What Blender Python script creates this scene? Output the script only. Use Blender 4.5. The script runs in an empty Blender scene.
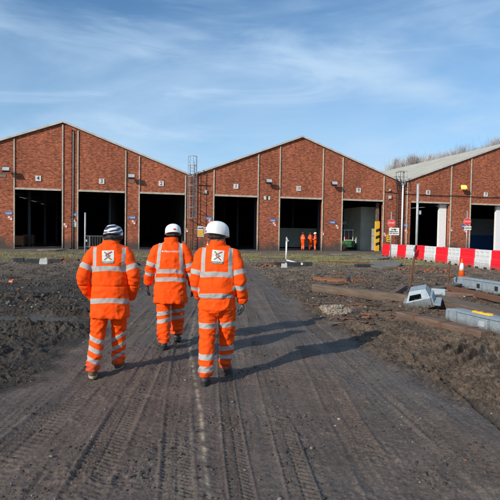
import bpy, bmesh, math, random
import numpy as np
from mathutils import Vector, Matrix, noise
from mathutils.bvhtree import BVHTree
S = bpy.context.scene
C = S.collection
R = math.radians

# ---------------------------------------------------------------- camera
H = 1.68
cam = bpy.data.objects.new('camera', bpy.data.cameras.new('camera'))
C.objects.link(cam); S.camera = cam
cam.data.sensor_width = 36; cam.data.lens = 36.0; cam.data.clip_end = 3000
PITCH, ROLL = R(1.95), R(0.95)
fw = Vector((0, math.cos(PITCH), -math.sin(PITCH)))
r0 = Vector((1, 0, 0)); u0 = r0.cross(fw)
rt = r0*math.cos(ROLL) + u0*math.sin(ROLL)
up = rt.cross(fw)
CR = Matrix((rt, up, -fw)).transposed()
cam.matrix_world = Matrix.Translation((0, 0, H)) @ CR.to_4x4()

# ---------------------------------------------------------------- light
SUN_EL = 25.0
sd = Vector((0.68, 0.73, 0)).normalized()
w = bpy.data.worlds.new('World'); S.world = w; w.use_nodes = True
nt = w.node_tree; N = nt.nodes; L = nt.links
for n in list(N): N.remove(n)
wo = N.new('ShaderNodeOutputWorld'); bg = N.new('ShaderNodeBackground'); sky = N.new('ShaderNodeTexSky')
sky.sky_type = 'NISHITA'; sky.sun_disc = False; sky.sun_elevation = R(SUN_EL)
sky.sun_rotation = math.atan2(-sd.x, -sd.y) % (2*math.pi)
sky.altitude = 0; sky.air_density = 1.0; sky.dust_density = 0.4; sky.ozone_density = 3.2
bg.inputs['Strength'].default_value = 0.13
tc = N.new('ShaderNodeTexCoord')
def cloud(rot, sc, nscale, lo, hi, off, detail=7.0, dist=0.6):
    m = N.new('ShaderNodeMapping'); m.inputs['Rotation'].default_value = rot; m.inputs['Scale'].default_value = sc
    m.inputs['Location'].default_value = off
    n = N.new('ShaderNodeTexNoise'); n.inputs['Scale'].default_value = nscale; n.inputs['Detail'].default_value = detail
    n.inputs['Distortion'].default_value = dist; n.inputs['Roughness'].default_value = .55
    r = N.new('ShaderNodeMapRange'); r.interpolation_type = 'SMOOTHSTEP'
    r.inputs['From Min'].default_value = lo; r.inputs['From Max'].default_value = hi
    L.new(tc.outputs['Generated'], m.inputs[0]); L.new(m.outputs[0], n.inputs['Vector']); L.new(n.outputs[0], r.inputs[0])
    return r.outputs[0]
def mth(op, a, b):
    n = N.new('ShaderNodeMath'); n.operation = op
    for i, v in enumerate((a, b)):
        if isinstance(v, (int, float)): n.inputs[i].default_value = v
        else: L.new(v, n.inputs[i])
    return n.outputs[0]
c1 = cloud((0, R(-28), 0), (0.8, .8, 2.8), 2.4, .42, .70, (0.3, 0, 0.4), 8, .5)
c2 = cloud((0, R(-32), 0), (1.1, 1.1, 5), 2.6, .48, .74, (2.3, 1, 1.9), 12, .8)
c3 = cloud((0, R(-20), 0), (0.7, .7, 1.7), 1.7, .36, .66, (5.3, 2.2, 3.1), 6, .4)
cm = mth('ADD', mth('MULTIPLY', c1, .42), mth('MULTIPLY', c2, .40))
cm = mth('ADD', cm, mth('MULTIPLY', c3, .40))
sx = N.new('ShaderNodeSeparateXYZ'); L.new(tc.outputs['Generated'], sx.inputs[0])
hz = N.new('ShaderNodeMapRange'); hz.inputs['From Min'].default_value = 0.42; hz.inputs['From Max'].default_value = 0.02
hz.inputs['To Min'].default_value = 0.0; hz.inputs['To Max'].default_value = .34
L.new(sx.outputs[2], hz.inputs[0])
cm = mth('MINIMUM', mth('ADD', cm, hz.outputs[0]), .9)
mx = N.new('ShaderNodeMix'); mx.data_type = 'RGBA'
tint = N.new('ShaderNodeVectorMath'); tint.operation = 'MULTIPLY'; tint.inputs[1].default_value = (.68, .94, 1.06); L.new(sky.outputs[0], tint.inputs[0])
L.new(cm, mx.inputs['Factor']); L.new(tint.outputs[0], mx.inputs['A']); mx.inputs['B'].default_value = (4.0, 5.5, 7.2, 1)
L.new(mx.outputs['Result'], bg.inputs[0]); L.new(bg.outputs[0], wo.inputs[0])
sun = bpy.data.objects.new('sun', bpy.data.lights.new('sun', 'SUN')); C.objects.link(sun)
sun.data.energy = 4.7; sun.data.angle = R(0.55); sun.data.color = (1.0, 0.91, 0.80)
ldir = Vector((sd.x*math.cos(R(SUN_EL)), sd.y*math.cos(R(SUN_EL)), -math.sin(R(SUN_EL))))
sun.rotation_euler = ldir.to_track_quat('-Z', 'Y').to_euler(); sun.location = (-20, -20, 30)
S.view_settings.view_transform = 'Standard'; S.view_settings.look = 'None'
S.view_settings.exposure = 0.0; S.view_settings.gamma = 1.0; S.view_settings.use_curve_mapping = False
try:
    S.cycles.max_bounces = 6; S.cycles.diffuse_bounces = 3
except Exception: pass

# ---------------------------------------------------------------- helpers
def ray(px, py):
    return CR @ Vector(((px-250)/500, -(py-250)/500, -1))
def gnd(px, py, z=0.0):                    # where a spot of the yard lies
    d = ray(px, py); t = (z-H)/d.z
    return Vector((d.x*t, d.y*t, z))
FO = Vector((-16.5, 44, 0)); FA = math.atan2(.232, .9727)
FD = Vector((math.cos(FA), math.sin(FA), 0)); FN = Vector((-math.sin(FA), math.cos(FA), 0))
def wall_at(px, py):                       # metres along the facade and up it
    d = ray(px, py); o = Vector((0, 0, H)) - FO
    t = -o.dot(FN)/d.dot(FN); p = o + d*t
    return p.dot(FD), p.z
def FW(s, d, z): return FO + FD*s + FN*d + Vector((0, 0, z))

def tag(o, label=None, cat=None, group=None, kind=None):
    if label: o['label'] = label
    if cat: o['category'] = cat
    if group: o['group'] = group
    if kind: o['kind'] = kind
    return o
def thing(name, label, cat, loc=(0, 0, 0), rotz=0, group=None):
    o = bpy.data.objects.new(name, None); C.objects.link(o)
    o.location = loc; o.rotation_euler = (0, 0, rotz); o.empty_display_size = .2
    return tag(o, label, cat, group)

class MB:
    def __init__(s): s.v = []; s.f = []; s.m = []; s.cur = 0
    def add(s, vs, fs, M=None):
        b = len(s.v)
        for p in vs:
            p = Vector(p); s.v.append(M @ p if M is not None else p)
        for f in fs: s.f.append([b+i for i in f]); s.m.append(s.cur)
        return s
    def box(s, c, d, rot=None, M=None, taper=1.0):
        x, y, z = d[0]/2, d[1]/2, d[2]/2; t = taper
        vs = [(-x, -y, -z), (x, -y, -z), (x, y, -z), (-x, y, -z), (-x*t, -y*t, z), (x*t, -y*t, z), (x*t, y*t, z), (-x*t, y*t, z)]
        T = Matrix.Translation(c)
        if rot: T = T @ Matrix.Rotation(rot[2], 4, 'Z') @ Matrix.Rotation(rot[1], 4, 'Y') @ Matrix.Rotation(rot[0], 4, 'X')
        if M is not None: T = M @ T
        return s.add(vs, [(3, 2, 1, 0), (4, 5, 6, 7), (0, 1, 5, 4), (1, 2, 6, 5), (2, 3, 7, 6), (3, 0, 4, 7)], T)
    def prism(s, poly, y0, y1, M=None):     # poly in x,z
        n = len(poly); vs = [(p[0], y0, p[1]) for p in poly] + [(p[0], y1, p[1]) for p in poly]
        a = sum(poly[i][0]*poly[(i+1) % n][1]-poly[(i+1) % n][0]*poly[i][1] for i in range(n))
        fs = [tuple(range(n)), tuple(range(2*n-1, n-1, -1))]
        for i in range(n):
            j = (i+1) % n; fs.append((i, i+n, j+n, j))
        if a < 0: fs = [tuple(reversed(f)) for f in fs]
        return s.add(vs, fs, M)
    def loft(s, rings, cap=True, M=None):
        n = len(rings[0]); vs = [p for r in rings for p in r]; fs = []
        for k in range(len(rings)-1):
            for i in range(n):
                j = (i+1) % n; fs.append((k*n+i, k*n+j, (k+1)*n+j, (k+1)*n+i))
        if cap:
            c0 = len(vs); vs.append(sum((Vector(p) for p in rings[0]), Vector())/n)
            c1_ = len(vs); vs.append(sum((Vector(p) for p in rings[-1]), Vector())/n); b = (len(rings)-1)*n
            for i in range(n):
                j = (i+1) % n; fs.append((c0, j, i)); fs.append((c1_, b+i, b+j))
        return s.add(vs, fs, M)
    def tube(s, pts, rad, n=8, ratio=1.0, M=None, side=None):
        pts = [Vector(p) for p in pts]
        if not hasattr(rad, '__len__'): rad = [rad]*len(pts)
        rings = []; ref = Vector(side) if side else None
        for k, p in enumerate(pts):
            d = (pts[min(k+1, len(pts)-1)]-pts[max(k-1, 0)]).normalized()
            if ref is None:
                ref = Vector((1, 0, 0)) if abs(d.x) < .8 else Vector((0, 1, 0))
            a = (ref - d*ref.dot(d)).normalized(); b = d.cross(a); ref = a
            r = rad[k]
            rings.append([p + a*(math.cos(2*math.pi*i/n)*r) + b*(math.sin(2*math.pi*i/n)*r*ratio) for i in range(n)])
        return s.loft(rings, True, M)
    def ell(s, c, r, n=16, m=10, M=None):
        rings = []
        for k in range(m+1):
            t = math.pi*(k+.02)/(m+.04) ; zz = -math.cos(t); q = math.sin(t)
            rings.append([(c[0]+r[0]*q*math.cos(2*math.pi*i/n), c[1]+r[1]*q*math.sin(2*math.pi*i/n), c[2]+r[2]*zz) for i in range(n)])
        return s.loft(rings, True, M)
    def mesh(s, name, mats, smooth=False):
        me = bpy.data.meshes.new(name); me.from_pydata([tuple(p) for p in s.v], [], s.f)
        for m in (mats if isinstance(mats, (list, tuple)) else [mats]): me.materials.append(m)
        me.polygons.foreach_set('material_index', s.m)
        if smooth: me.polygons.foreach_set('use_smooth', [True]*len(s.f))
        me.update(); return me
    def build(s, name, mats, parent=None, smooth=False, bevel=0, loc=None):
        o = bpy.data.objects.new(name, s.mesh(name, mats, smooth)); C.objects.link(o)
        if parent: o.parent = parent
        if loc is not None: o.location = loc
        if bevel:
            b = o.modifiers.new('bevel', 'BEVEL'); b.width = bevel; b.segments = 2; b.limit_method = 'ANGLE'
        return o
def recentre(o, p):                        # moves a lone mesh's origin to its base
    p = Vector(p); o.data.transform(Matrix.Translation(-p)); o.location = p; return o
def text_mb(mb, body, size, M, depth=0.0):
    cu = bpy.data.curves.new('t', 'FONT'); cu.body = body; cu.size = size; cu.align_x = 'CENTER'; cu.align_y = 'CENTER'
    cu.offset = size*.012; cu.resolution_u = 3
    o = bpy.data.objects.new('t', cu); C.objects.link(o)
    dg = bpy.context.evaluated_depsgraph_get(); me = bpy.data.meshes.new_from_object(o.evaluated_get(dg))
    vs = [(v.co.x, 0, v.co.y) for v in me.vertices]; fs = [tuple(p.vertices) for p in me.polygons]
    bpy.data.objects.remove(o); bpy.data.curves.remove(cu); bpy.data.meshes.remove(me)
    return mb.add(vs, fs, M)

# ---------------------------------------------------------------- materials
def mat(name, col, rough=.7, metal=0, var=.0, vscale=5, bump=0, bscale=40, spec=.5, col2=None, coords='Object', vstretch=(1, 1, 1)):
    m = bpy.data.materials.new(name); m.use_nodes = True; n = m.node_tree.nodes; l = m.node_tree.links
    b = n['Principled BSDF']; b.inputs['Base Color'].default_value = (*col, 1); b.inputs['Roughness'].default_value = rough
    b.inputs['Metallic'].default_value = metal; b.inputs['Specular IOR Level'].default_value = spec
    t = n.new('ShaderNodeTexCoord'); mp = n.new('ShaderNodeMapping'); mp.inputs['Scale'].default_value = vstretch
    l.new(t.outputs[coords], mp.inputs[0])
    if var or col2:
        z = n.new('ShaderNodeTexNoise'); z.inputs['Scale'].default_value = vscale; z.inputs['Detail'].default_value = 6; z.inputs['Roughness'].default_value = .65
        l.new(mp.outputs[0], z.inputs['Vector'])
        r = n.new('ShaderNodeMapRange'); r.inputs['From Min'].default_value = .35; r.inputs['From Max'].default_value = .68
        l.new(z.outputs[0], r.inputs[0])
        x = n.new('ShaderNodeMix'); x.data_type = 'RGBA'; l.new(r.outputs[0], x.inputs['Factor'])
        x.inputs['A'].default_value = (*[c*(1-var) for c in col], 1)
        x.inputs['B'].default_value = (*(col2 if col2 else [min(1, c*(1+var)) for c in col]), 1)
        l.new(x.outputs['Result'], b.inputs['Base Color'])
    if bump:
        z = n.new('ShaderNodeTexNoise'); z.inputs['Scale'].default_value = bscale; z.inputs['Detail'].default_value = 5
        l.new(mp.outputs[0], z.inputs['Vector'])
        k = n.new('ShaderNodeBump'); k.inputs['Strength'].default_value = bump; k.inputs['Distance'].default_value = .02
        l.new(z.outputs[0], k.inputs['Height']); l.new(k.outputs[0], b.inputs['Normal'])
    return m
M = {}
M['cream'] = mat('aged_cream_paint', (.44, .39, .31), .7, var=.25, vscale=2.5, bump=.2)
M['trim'] = mat('grey_verge_trim', (.47, .46, .43), .7, var=.2, vscale=1.5)
M['galv'] = mat('galvanised_steel', (.42, .44, .46), .45, .6, var=.2, vscale=9)
M['greypaint'] = mat('grey_painted_steel', (.40, .42, .43), .55, .1, var=.2, vscale=4)
M['darksteel'] = mat('dark_steel', (.05, .05, .055), .55, .4, var=.3, vscale=6)
M['brownsteel'] = mat('brown_weathered_steel', (.16, .11, .08), .8, .1, var=.4, vscale=3)
M['rust'] = mat('rusty_iron', (.16, .07, .035), .9, 0, col2=(.09, .045, .03), vscale=14, bump=.5, bscale=60)
M['rustlight'] = mat('orange_rust', (.30, .12, .05), .95, 0, col2=(.12, .055, .03), vscale=16, bump=.5, bscale=60)
M['timber'] = mat('weathered_timber', (.16, .112, .078), .85, 0, col2=(.09, .062, .045), vscale=6, bump=.9, bscale=22, vstretch=(.35, 3, 3))
M['timberred'] = mat('reddish_timber', (.175, .105, .07), .85, 0, col2=(.10, .066, .048), vscale=5, bump=.9, bscale=20, vstretch=(.4, 3, 3))
M['bluegrey'] = mat('blue_grey_cast_steel', (.20, .245, .275), .55, .1, col2=(.29, .34, .37), vscale=12, bump=.25, bscale=30)
M['black'] = mat('hollow_shade_black', (.012, .012, .012), .9)  # black that stands for the shade inside hollows
M['inside'] = mat('shade_dark_interior', (.030, .029, .028), .95, var=.3, vscale=1)  # the shade behind the doorways is put into this near-black colour
M['concrete'] = mat('grey_concrete', (.15, .14, .12), .9, var=.25, vscale=3, bump=.4)
M['panel'] = mat('beige_panel', (.55, .52, .43), .7, var=.15, vscale=.8)
M['white'] = mat('white_paint', (.78, .78, .76), .5, var=.06, vscale=6)
M['signwhite'] = mat('sign_white', (.62, .61, .58), .5, var=.08, vscale=9)
M['signblack'] = mat('sign_black', (.02, .02, .022), .5)
M['signblue'] = mat('sign_blue', (.05, .16, .42), .5, var=.1, vscale=8)
M['signred'] = mat('sign_red', (.62, .035, .03), .45, var=.1, vscale=8)
M['signorange'] = mat('sign_red_faded', (.55, .10, .05), .55, var=.15, vscale=8)
M['yellow'] = mat('yellow_paint', (.72, .42, .03), .6, var=.15, vscale=6)
M['greenp'] = mat('green_paint', (.04, .15, .05), .5)
M['barred'] = mat('red_plastic', (.80, .015, .03), .42, var=.08, vscale=3, bump=.06)
M['barwhite'] = mat('white_plastic', (.60, .62, .62), .42, var=.07, vscale=3, bump=.06)
M['coneorange'] = mat('cone_orange', (.85, .13, .015), .5, var=.1, vscale=12)
M['orangebit'] = mat('orange_scrap', (.8, .12, .03), .5)
M['skin'] = mat('skin', (.50, .27, .19), .55)
M['hairbrown'] = mat('brown_hair', (.11, .055, .03), .6, var=.5, vscale=60, vstretch=(1, 1, .1))
M['hairgrey'] = mat('grey_brown_hair', (.16, .13, .11), .6, var=.5, vscale=60, vstretch=(1, 1, .1))
M['hairdark'] = mat('dark_hair', (.02, .016, .013), .6, var=.5, vscale=60, vstretch=(1, 1, .1))
M['helmet'] = mat('white_helmet_plastic', (.80, .80, .77), .28)
M['strap'] = mat('black_webbing', (.02, .02, .022), .8)
M['glovegrey'] = mat('grey_glove', (.20, .185, .165), .85, var=.3, vscale=30, bump=.4, bscale=120)
M['gloveblack'] = mat('black_glove', (.03, .028, .027), .8, var=.3, vscale=30)
M['boot'] = mat('dark_leather_boot', (.045, .045, .048), .6, var=.35, vscale=18, bump=.3)
M['bootbrown'] = mat('brown_muddy_boot', (.10, .075, .05), .8, var=.4, vscale=18, bump=.3)
M['sole'] = mat('rubber_sole', (.02, .02, .02), .8)
M['soletan'] = mat('tan_sole', (.32, .25, .15), .8)
M['bark'] = mat('bare_bark', (.24, .20, .17), .9, var=.2, vscale=3)
M['twig'] = mat('bare_twigs', (.36, .33, .31), .9, var=.2, vscale=.5)
M['logogreen'] = mat('logo_green', (.09, .20, .13), .7)
M['logored'] = mat('logo_red', (.45, .06, .06), .7)
M['stickerred'] = mat('sticker_red', (.6, .05, .05), .5)
M['stickerblue'] = mat('sticker_blue', (.16, .16, .40), .5)
lm = mat('amber_lamp_glass', (.8, .5, .12), .4); b_ = lm.node_tree.nodes['Principled BSDF']
b_.inputs['Emission Color'].default_value = (1, .55, .10, 1); b_.inputs['Emission Strength'].default_value = .9; M['amber'] = lm

def dirty(m, h0, h1, colr, sc=3.0, amt=.85):
    n = m.node_tree.nodes; l = m.node_tree.links; b = n['Principled BSDF']; i = b.inputs['Base Color']
    t = n.new('ShaderNodeTexCoord'); sp = n.new('ShaderNodeSeparateXYZ'); l.new(t.outputs['Object'], sp.inputs[0])
    z = n.new('ShaderNodeTexNoise'); z.inputs['Scale'].default_value = sc; z.inputs['Detail'].default_value = 8; z.inputs['Roughness'].default_value = .75; l.new(t.outputs['Object'], z.inputs['Vector'])
    a = n.new('ShaderNodeMath'); a.operation = 'MULTIPLY_ADD'; l.new(z.outputs[0], a.inputs[0]); a.inputs[1].default_value = -(h1-h0)*2.4; l.new(sp.outputs[2], a.inputs[2])
    r_ = n.new('ShaderNodeMapRange'); r_.inputs['From Min'].default_value = h1-(h1-h0)*1.2; r_.inputs['From Max'].default_value = h0-(h1-h0)*1.2; r_.inputs['To Max'].default_value = amt; l.new(a.outputs[0], r_.inputs[0])
    x = n.new('ShaderNodeMix'); x.data_type = 'RGBA'; l.new(r_.outputs[0], x.inputs['Factor']); x.inputs['B'].default_value = (*colr, 1)
    if i.is_linked: l.new(i.links[0].from_socket, x.inputs['A'])
    else: x.inputs['A'].default_value = i.default_value
    l.new(x.outputs['Result'], i)
MUD = (.10, .075, .052)
dirty(M['barred'], -.05, .32, MUD, 4, .7); dirty(M['barwhite'], -.05, .42, (.17, .15, .12), 4, .75)
dirty(M['bluegrey'], -.02, .13, MUD, 9, .9); dirty(M['timberred'], .0, .09, (.07, .052, .038), 7, .9); dirty(M['timber'], .0, .1, (.07, .052, .038), 7, .9)
dirty(M['coneorange'], 0, .12, MUD, 12, .6); dirty(M['cream'], .1, 1.1, (.10, .08, .065), 2, .8)
def brick_mat():
    m = bpy.data.materials.new('red_brick_wall'); m.use_nodes = True; n = m.node_tree.nodes; l = m.node_tree.links
    b = n['Principled BSDF']; b.inputs['Roughness'].default_value = .9; b.inputs['Specular IOR Level'].default_value = .2
    t = n.new('ShaderNodeTexCoord'); sp = n.new('ShaderNodeSeparateXYZ'); cb = n.new('ShaderNodeCombineXYZ')
    l.new(t.outputs['Object'], sp.inputs[0])
    a = n.new('ShaderNodeMath'); a.operation = 'ADD'; l.new(sp.outputs[0], a.inputs[0]); l.new(sp.outputs[1], a.inputs[1])
    l.new(a.outputs[0], cb.inputs[0]); l.new(sp.outputs[2], cb.inputs[1])
    def brick(sc, c1_, c2_, mo, ms):
        k = n.new('ShaderNodeTexBrick'); k.inputs['Scale'].default_value = 1; k.inputs['Brick Width'].default_value = .235*sc
        k.inputs['Row Height'].default_value = .078*sc; k.inputs['Mortar Size'].default_value = ms*sc; k.inputs['Mortar Smooth'].default_value = .3
        k.inputs['Color1'].default_value = (*c1_, 1); k.inputs['Color2'].default_value = (*c2_, 1); k.inputs['Mortar'].default_value = (*mo, 1)
        l.new(cb.outputs[0], k.inputs['Vector']); return k
    k1 = brick(1, (.48, .130, .060), (.235, .062, .036), (.26, .145, .092), .008)
    def rmp(scale, lo, hi, f0=.36, f1=.66, st=(1, 1, 1), det=5):
        mp = n.new('ShaderNodeMapping'); mp.inputs['Scale'].default_value = st; l.new(t.outputs['Object'], mp.inputs[0])
        z = n.new('ShaderNodeTexNoise'); z.inputs['Scale'].default_value = scale; z.inputs['Detail'].default_value = det
        z.inputs['Roughness'].default_value = .7; l.new(mp.outputs[0], z.inputs['Vector'])
        r = n.new('ShaderNodeMapRange'); r.inputs['From Min'].default_value = f0; r.inputs['From Max'].default_value = f1
        r.inputs['To Min'].default_value = lo; r.inputs['To Max'].default_value = hi; l.new(z.outputs[0], r.inputs[0]); return r.outputs[0]
    def mul(ca, f):
        x = n.new('ShaderNodeVectorMath'); x.operation = 'SCALE'; l.new(ca, x.inputs[0]); l.new(f, x.inputs['Scale']); return x.outputs[0]
    c = mul(k1.outputs['Color'], rmp(3.4, .50, 1.45, st=(1, 1, 2.4)))      # patches of darker and paler bricks
    c = mul(c, rmp(.35, .72, 1.22, .3, .7, (1, 1, .5)))                    # broad weathering
    c = mul(c, rmp(1.5, .85, 1.12, .3, .7, (3.2, 3.2, .18)))               # streaks run down the wall
    # splash-back soot on the lowest metre
    z0 = n.new('ShaderNodeMath'); z0.operation = 'ADD'; l.new(sp.outputs[2], z0.inputs[0]); l.new(rmp(1.2, -.5, .5), z0.inputs[1])
    r = n.new('ShaderNodeMapRange'); r.inputs['From Min'].default_value = .25; r.inputs['From Max'].default_value = 1.05; l.new(z0.outputs[0], r.inputs[0])
    x = n.new('ShaderNodeMix'); x.data_type = 'RGBA'; l.new(r.outputs[0], x.inputs['Factor']); x.inputs['A'].default_value = (.085, .065, .055, 1)
    l.new(c, x.inputs['B']); l.new(x.outputs['Result'], b.inputs['Base Color'])
    bu = n.new('ShaderNodeBump'); bu.inputs['Strength'].default_value = .6; bu.inputs['Distance'].default_value = .01; bu.invert = True
    l.new(k1.outputs['Fac'], bu.inputs['Height']); l.new(bu.outputs[0], b.inputs['Normal'])
    return m
M['brick'] = brick_mat()
def roof_mat():
    m = mat('corrugated_roof_sheet', (.50, .47, .385), .8, var=.14, vscale=.6); n = m.node_tree.nodes; l = m.node_tree.links
    t = n.new('ShaderNodeTexCoord'); wv = n.new('ShaderNodeTexWave'); wv.bands_direction = 'Y'; wv.inputs['Scale'].default_value = 2.2
    l.new(t.outputs['Object'], wv.inputs[0]); bu = n.new('ShaderNodeBump'); bu.inputs['Strength'].default_value = .8; bu.inputs['Distance'].default_value = .05
    l.new(wv.outputs[1], bu.inputs['Height']); l.new(bu.outputs[0], n['Principled BSDF'].inputs['Normal']); return m
M['roof'] = roof_mat()

def hivis():
    m = bpy.data.materials.new('hi_vis_orange_cloth'); m.use_nodes = True; n = m.node_tree.nodes; l = m.node_tree.links
    b = n['Principled BSDF']; b.inputs['Roughness'].default_value = .75
    b.inputs['Specular IOR Level'].default_value = .15
    at = n.new('ShaderNodeAttribute'); at.attribute_name = 'refl'
    g = n.new('ShaderNodeMapRange'); g.inputs['From Min'].default_value = -.0015; g.inputs['From Max'].default_value = .0015; l.new(at.outputs['Fac'], g.inputs[0])
    t = n.new('ShaderNodeTexCoord')
    z = n.new('ShaderNodeTexNoise'); z.inputs['Scale'].default_value = 7; z.inputs['Detail'].default_value = 6; l.new(t.outputs['Object'], z.inputs['Vector'])
    o1 = n.new('ShaderNodeMix'); o1.data_type = 'RGBA'; l.new(z.outputs[0], o1.inputs['Factor'])
    o1.inputs['A'].default_value = (.86, .062, .003, 1); o1.inputs['B'].default_value = (.98, .098, .005, 1)
    x = n.new('ShaderNodeMix'); x.data_type = 'RGBA'; l.new(g.outputs[0], x.inputs['Factor']); l.new(o1.outputs['Result'], x.inputs['A'])
    x.inputs['B'].default_value = (.38, .36, .345, 1)
    spz = n.new('ShaderNodeSeparateXYZ'); l.new(t.outputs['Object'], spz.inputs[0])      # mud splashed on the hems
    ad = n.new('ShaderNodeMath'); ad.operation = 'MULTIPLY_ADD'; l.new(z.outputs[0], ad.inputs[0]); ad.inputs[1].default_value = -.55; l.new(spz.outputs[2], ad.inputs[2])
    mr = n.new('ShaderNodeMapRange'); mr.inputs['From Min'].default_value = -.09; mr.inputs['From Max'].default_value = -.20; mr.inputs['To Max'].default_value = .55; l.new(ad.outputs[0], mr.inputs[0])
    mm = n.new('ShaderNodeMix'); mm.data_type = 'RGBA'; l.new(mr.outputs[0], mm.inputs['Factor']); l.new(x.outputs['Result'], mm.inputs['A']); mm.inputs['B'].default_value = (.10, .065, .045, 1)
    l.new(mm.outputs['Result'], b.inputs['Base Color'])
    z2 = n.new('ShaderNodeTexNoise'); z2.inputs['Scale'].default_value = 26; z2.inputs['Detail'].default_value = 5; l.new(t.outputs['Object'], z2.inputs['Vector'])
    bu = n.new('ShaderNodeBump'); bu.inputs['Strength'].default_value = .12; bu.inputs['Distance'].default_value = .02
    l.new(z2.outputs[0], bu.inputs['Height']); l.new(bu.outputs[0], b.inputs['Normal'])
    return m
M['hivis'] = hivis()

# ---------------------------------------------------------------- ground
rng = np.random.RandomState(7)
PERM = rng.permutation(4096)
GA = rng.rand(4096)*2*np.pi; GX = np.cos(GA); GY = np.sin(GA)
def perlin(x, y, seed=0):
    xi = np.floor(x).astype(np.int64); yi = np.floor(y).astype(np.int64); xf = x-xi; yf = y-yi
    def g(ix, iy):
        return PERM[(PERM[(ix+seed*131) & 4095]+iy) & 4095]
    u = xf*xf*xf*(xf*(xf*6-15)+10); v = yf*yf*yf*(yf*(yf*6-15)+10)
    def d(ix, iy, fx, fy):
        k = g(ix, iy); return GX[k]*fx+GY[k]*fy
    a = d(xi, yi, xf, yf); b = d(xi+1, yi, xf-1, yf); c = d(xi, yi+1, xf, yf-1); e = d(xi+1, yi+1, xf-1, yf-1)
    return ((a*(1-u)+b*u)*(1-v)+(c*(1-u)+e*u)*v)*1.5
def fbm(x, y, o=4, seed=0, g=.5):
    r = 0; a = 1
    for k in range(o): r = r+a*perlin(x*2**k+k*17.3, y*2**k+k*9.1, seed+k); a *= g
    return r
def ridged(x, y, o=3, seed=0):
    r = 0; a = 1
    for k in range(o): r = r+a*(1-2*np.abs(perlin(x*2**k+k*7.7, y*2**k, seed+k))); a *= .5
    return r/1.75
def sst(a, b, x):
    t = np.clip((x-a)/(b-a), 0, 1); return t*t*(3-2*t)
RY = [0, 2, 4.4, 7.3, 12.6, 20, 28, 36, 46, 80]
RXR = [3.0, 2.55, 2.25, 1.65, 1.05, .45, -.3, -1.0, -1.6, -3]
LY = [0, 2, 5, 8, 12, 20, 28, 36, 46, 80]
RXL = [-2.6, -2.5, -2.4, -2.5, -2.9, -3.3, -3.5, -3.8, -4.2, -5]
TRK = [  # lateral place at 3, 7.5, 14, 28, 46 m ahead; width, depth, lug pitch
    ([-1.05, -1.25, -1.45, -2.3, -3.2], .13, .012, .055), ([-.42, -.98, -1.2, -1.9, -2.9], .11, .013, .05),
    ([.02, -.42, -.72, -1.6, -2.6], .08, .006, .05), ([.95, .80, .55, -.8, -2.2], .13, .006, .06),
    ([1.75, 1.30, .85, -.5, -2.0], .14, .010, .06), ([-1.75, -1.85, -2.1, -2.9, -3.7], .16, .009, .07), ([.35, .15, -.1, -1.2, -2.3], .09, .004, .06)]
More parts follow.
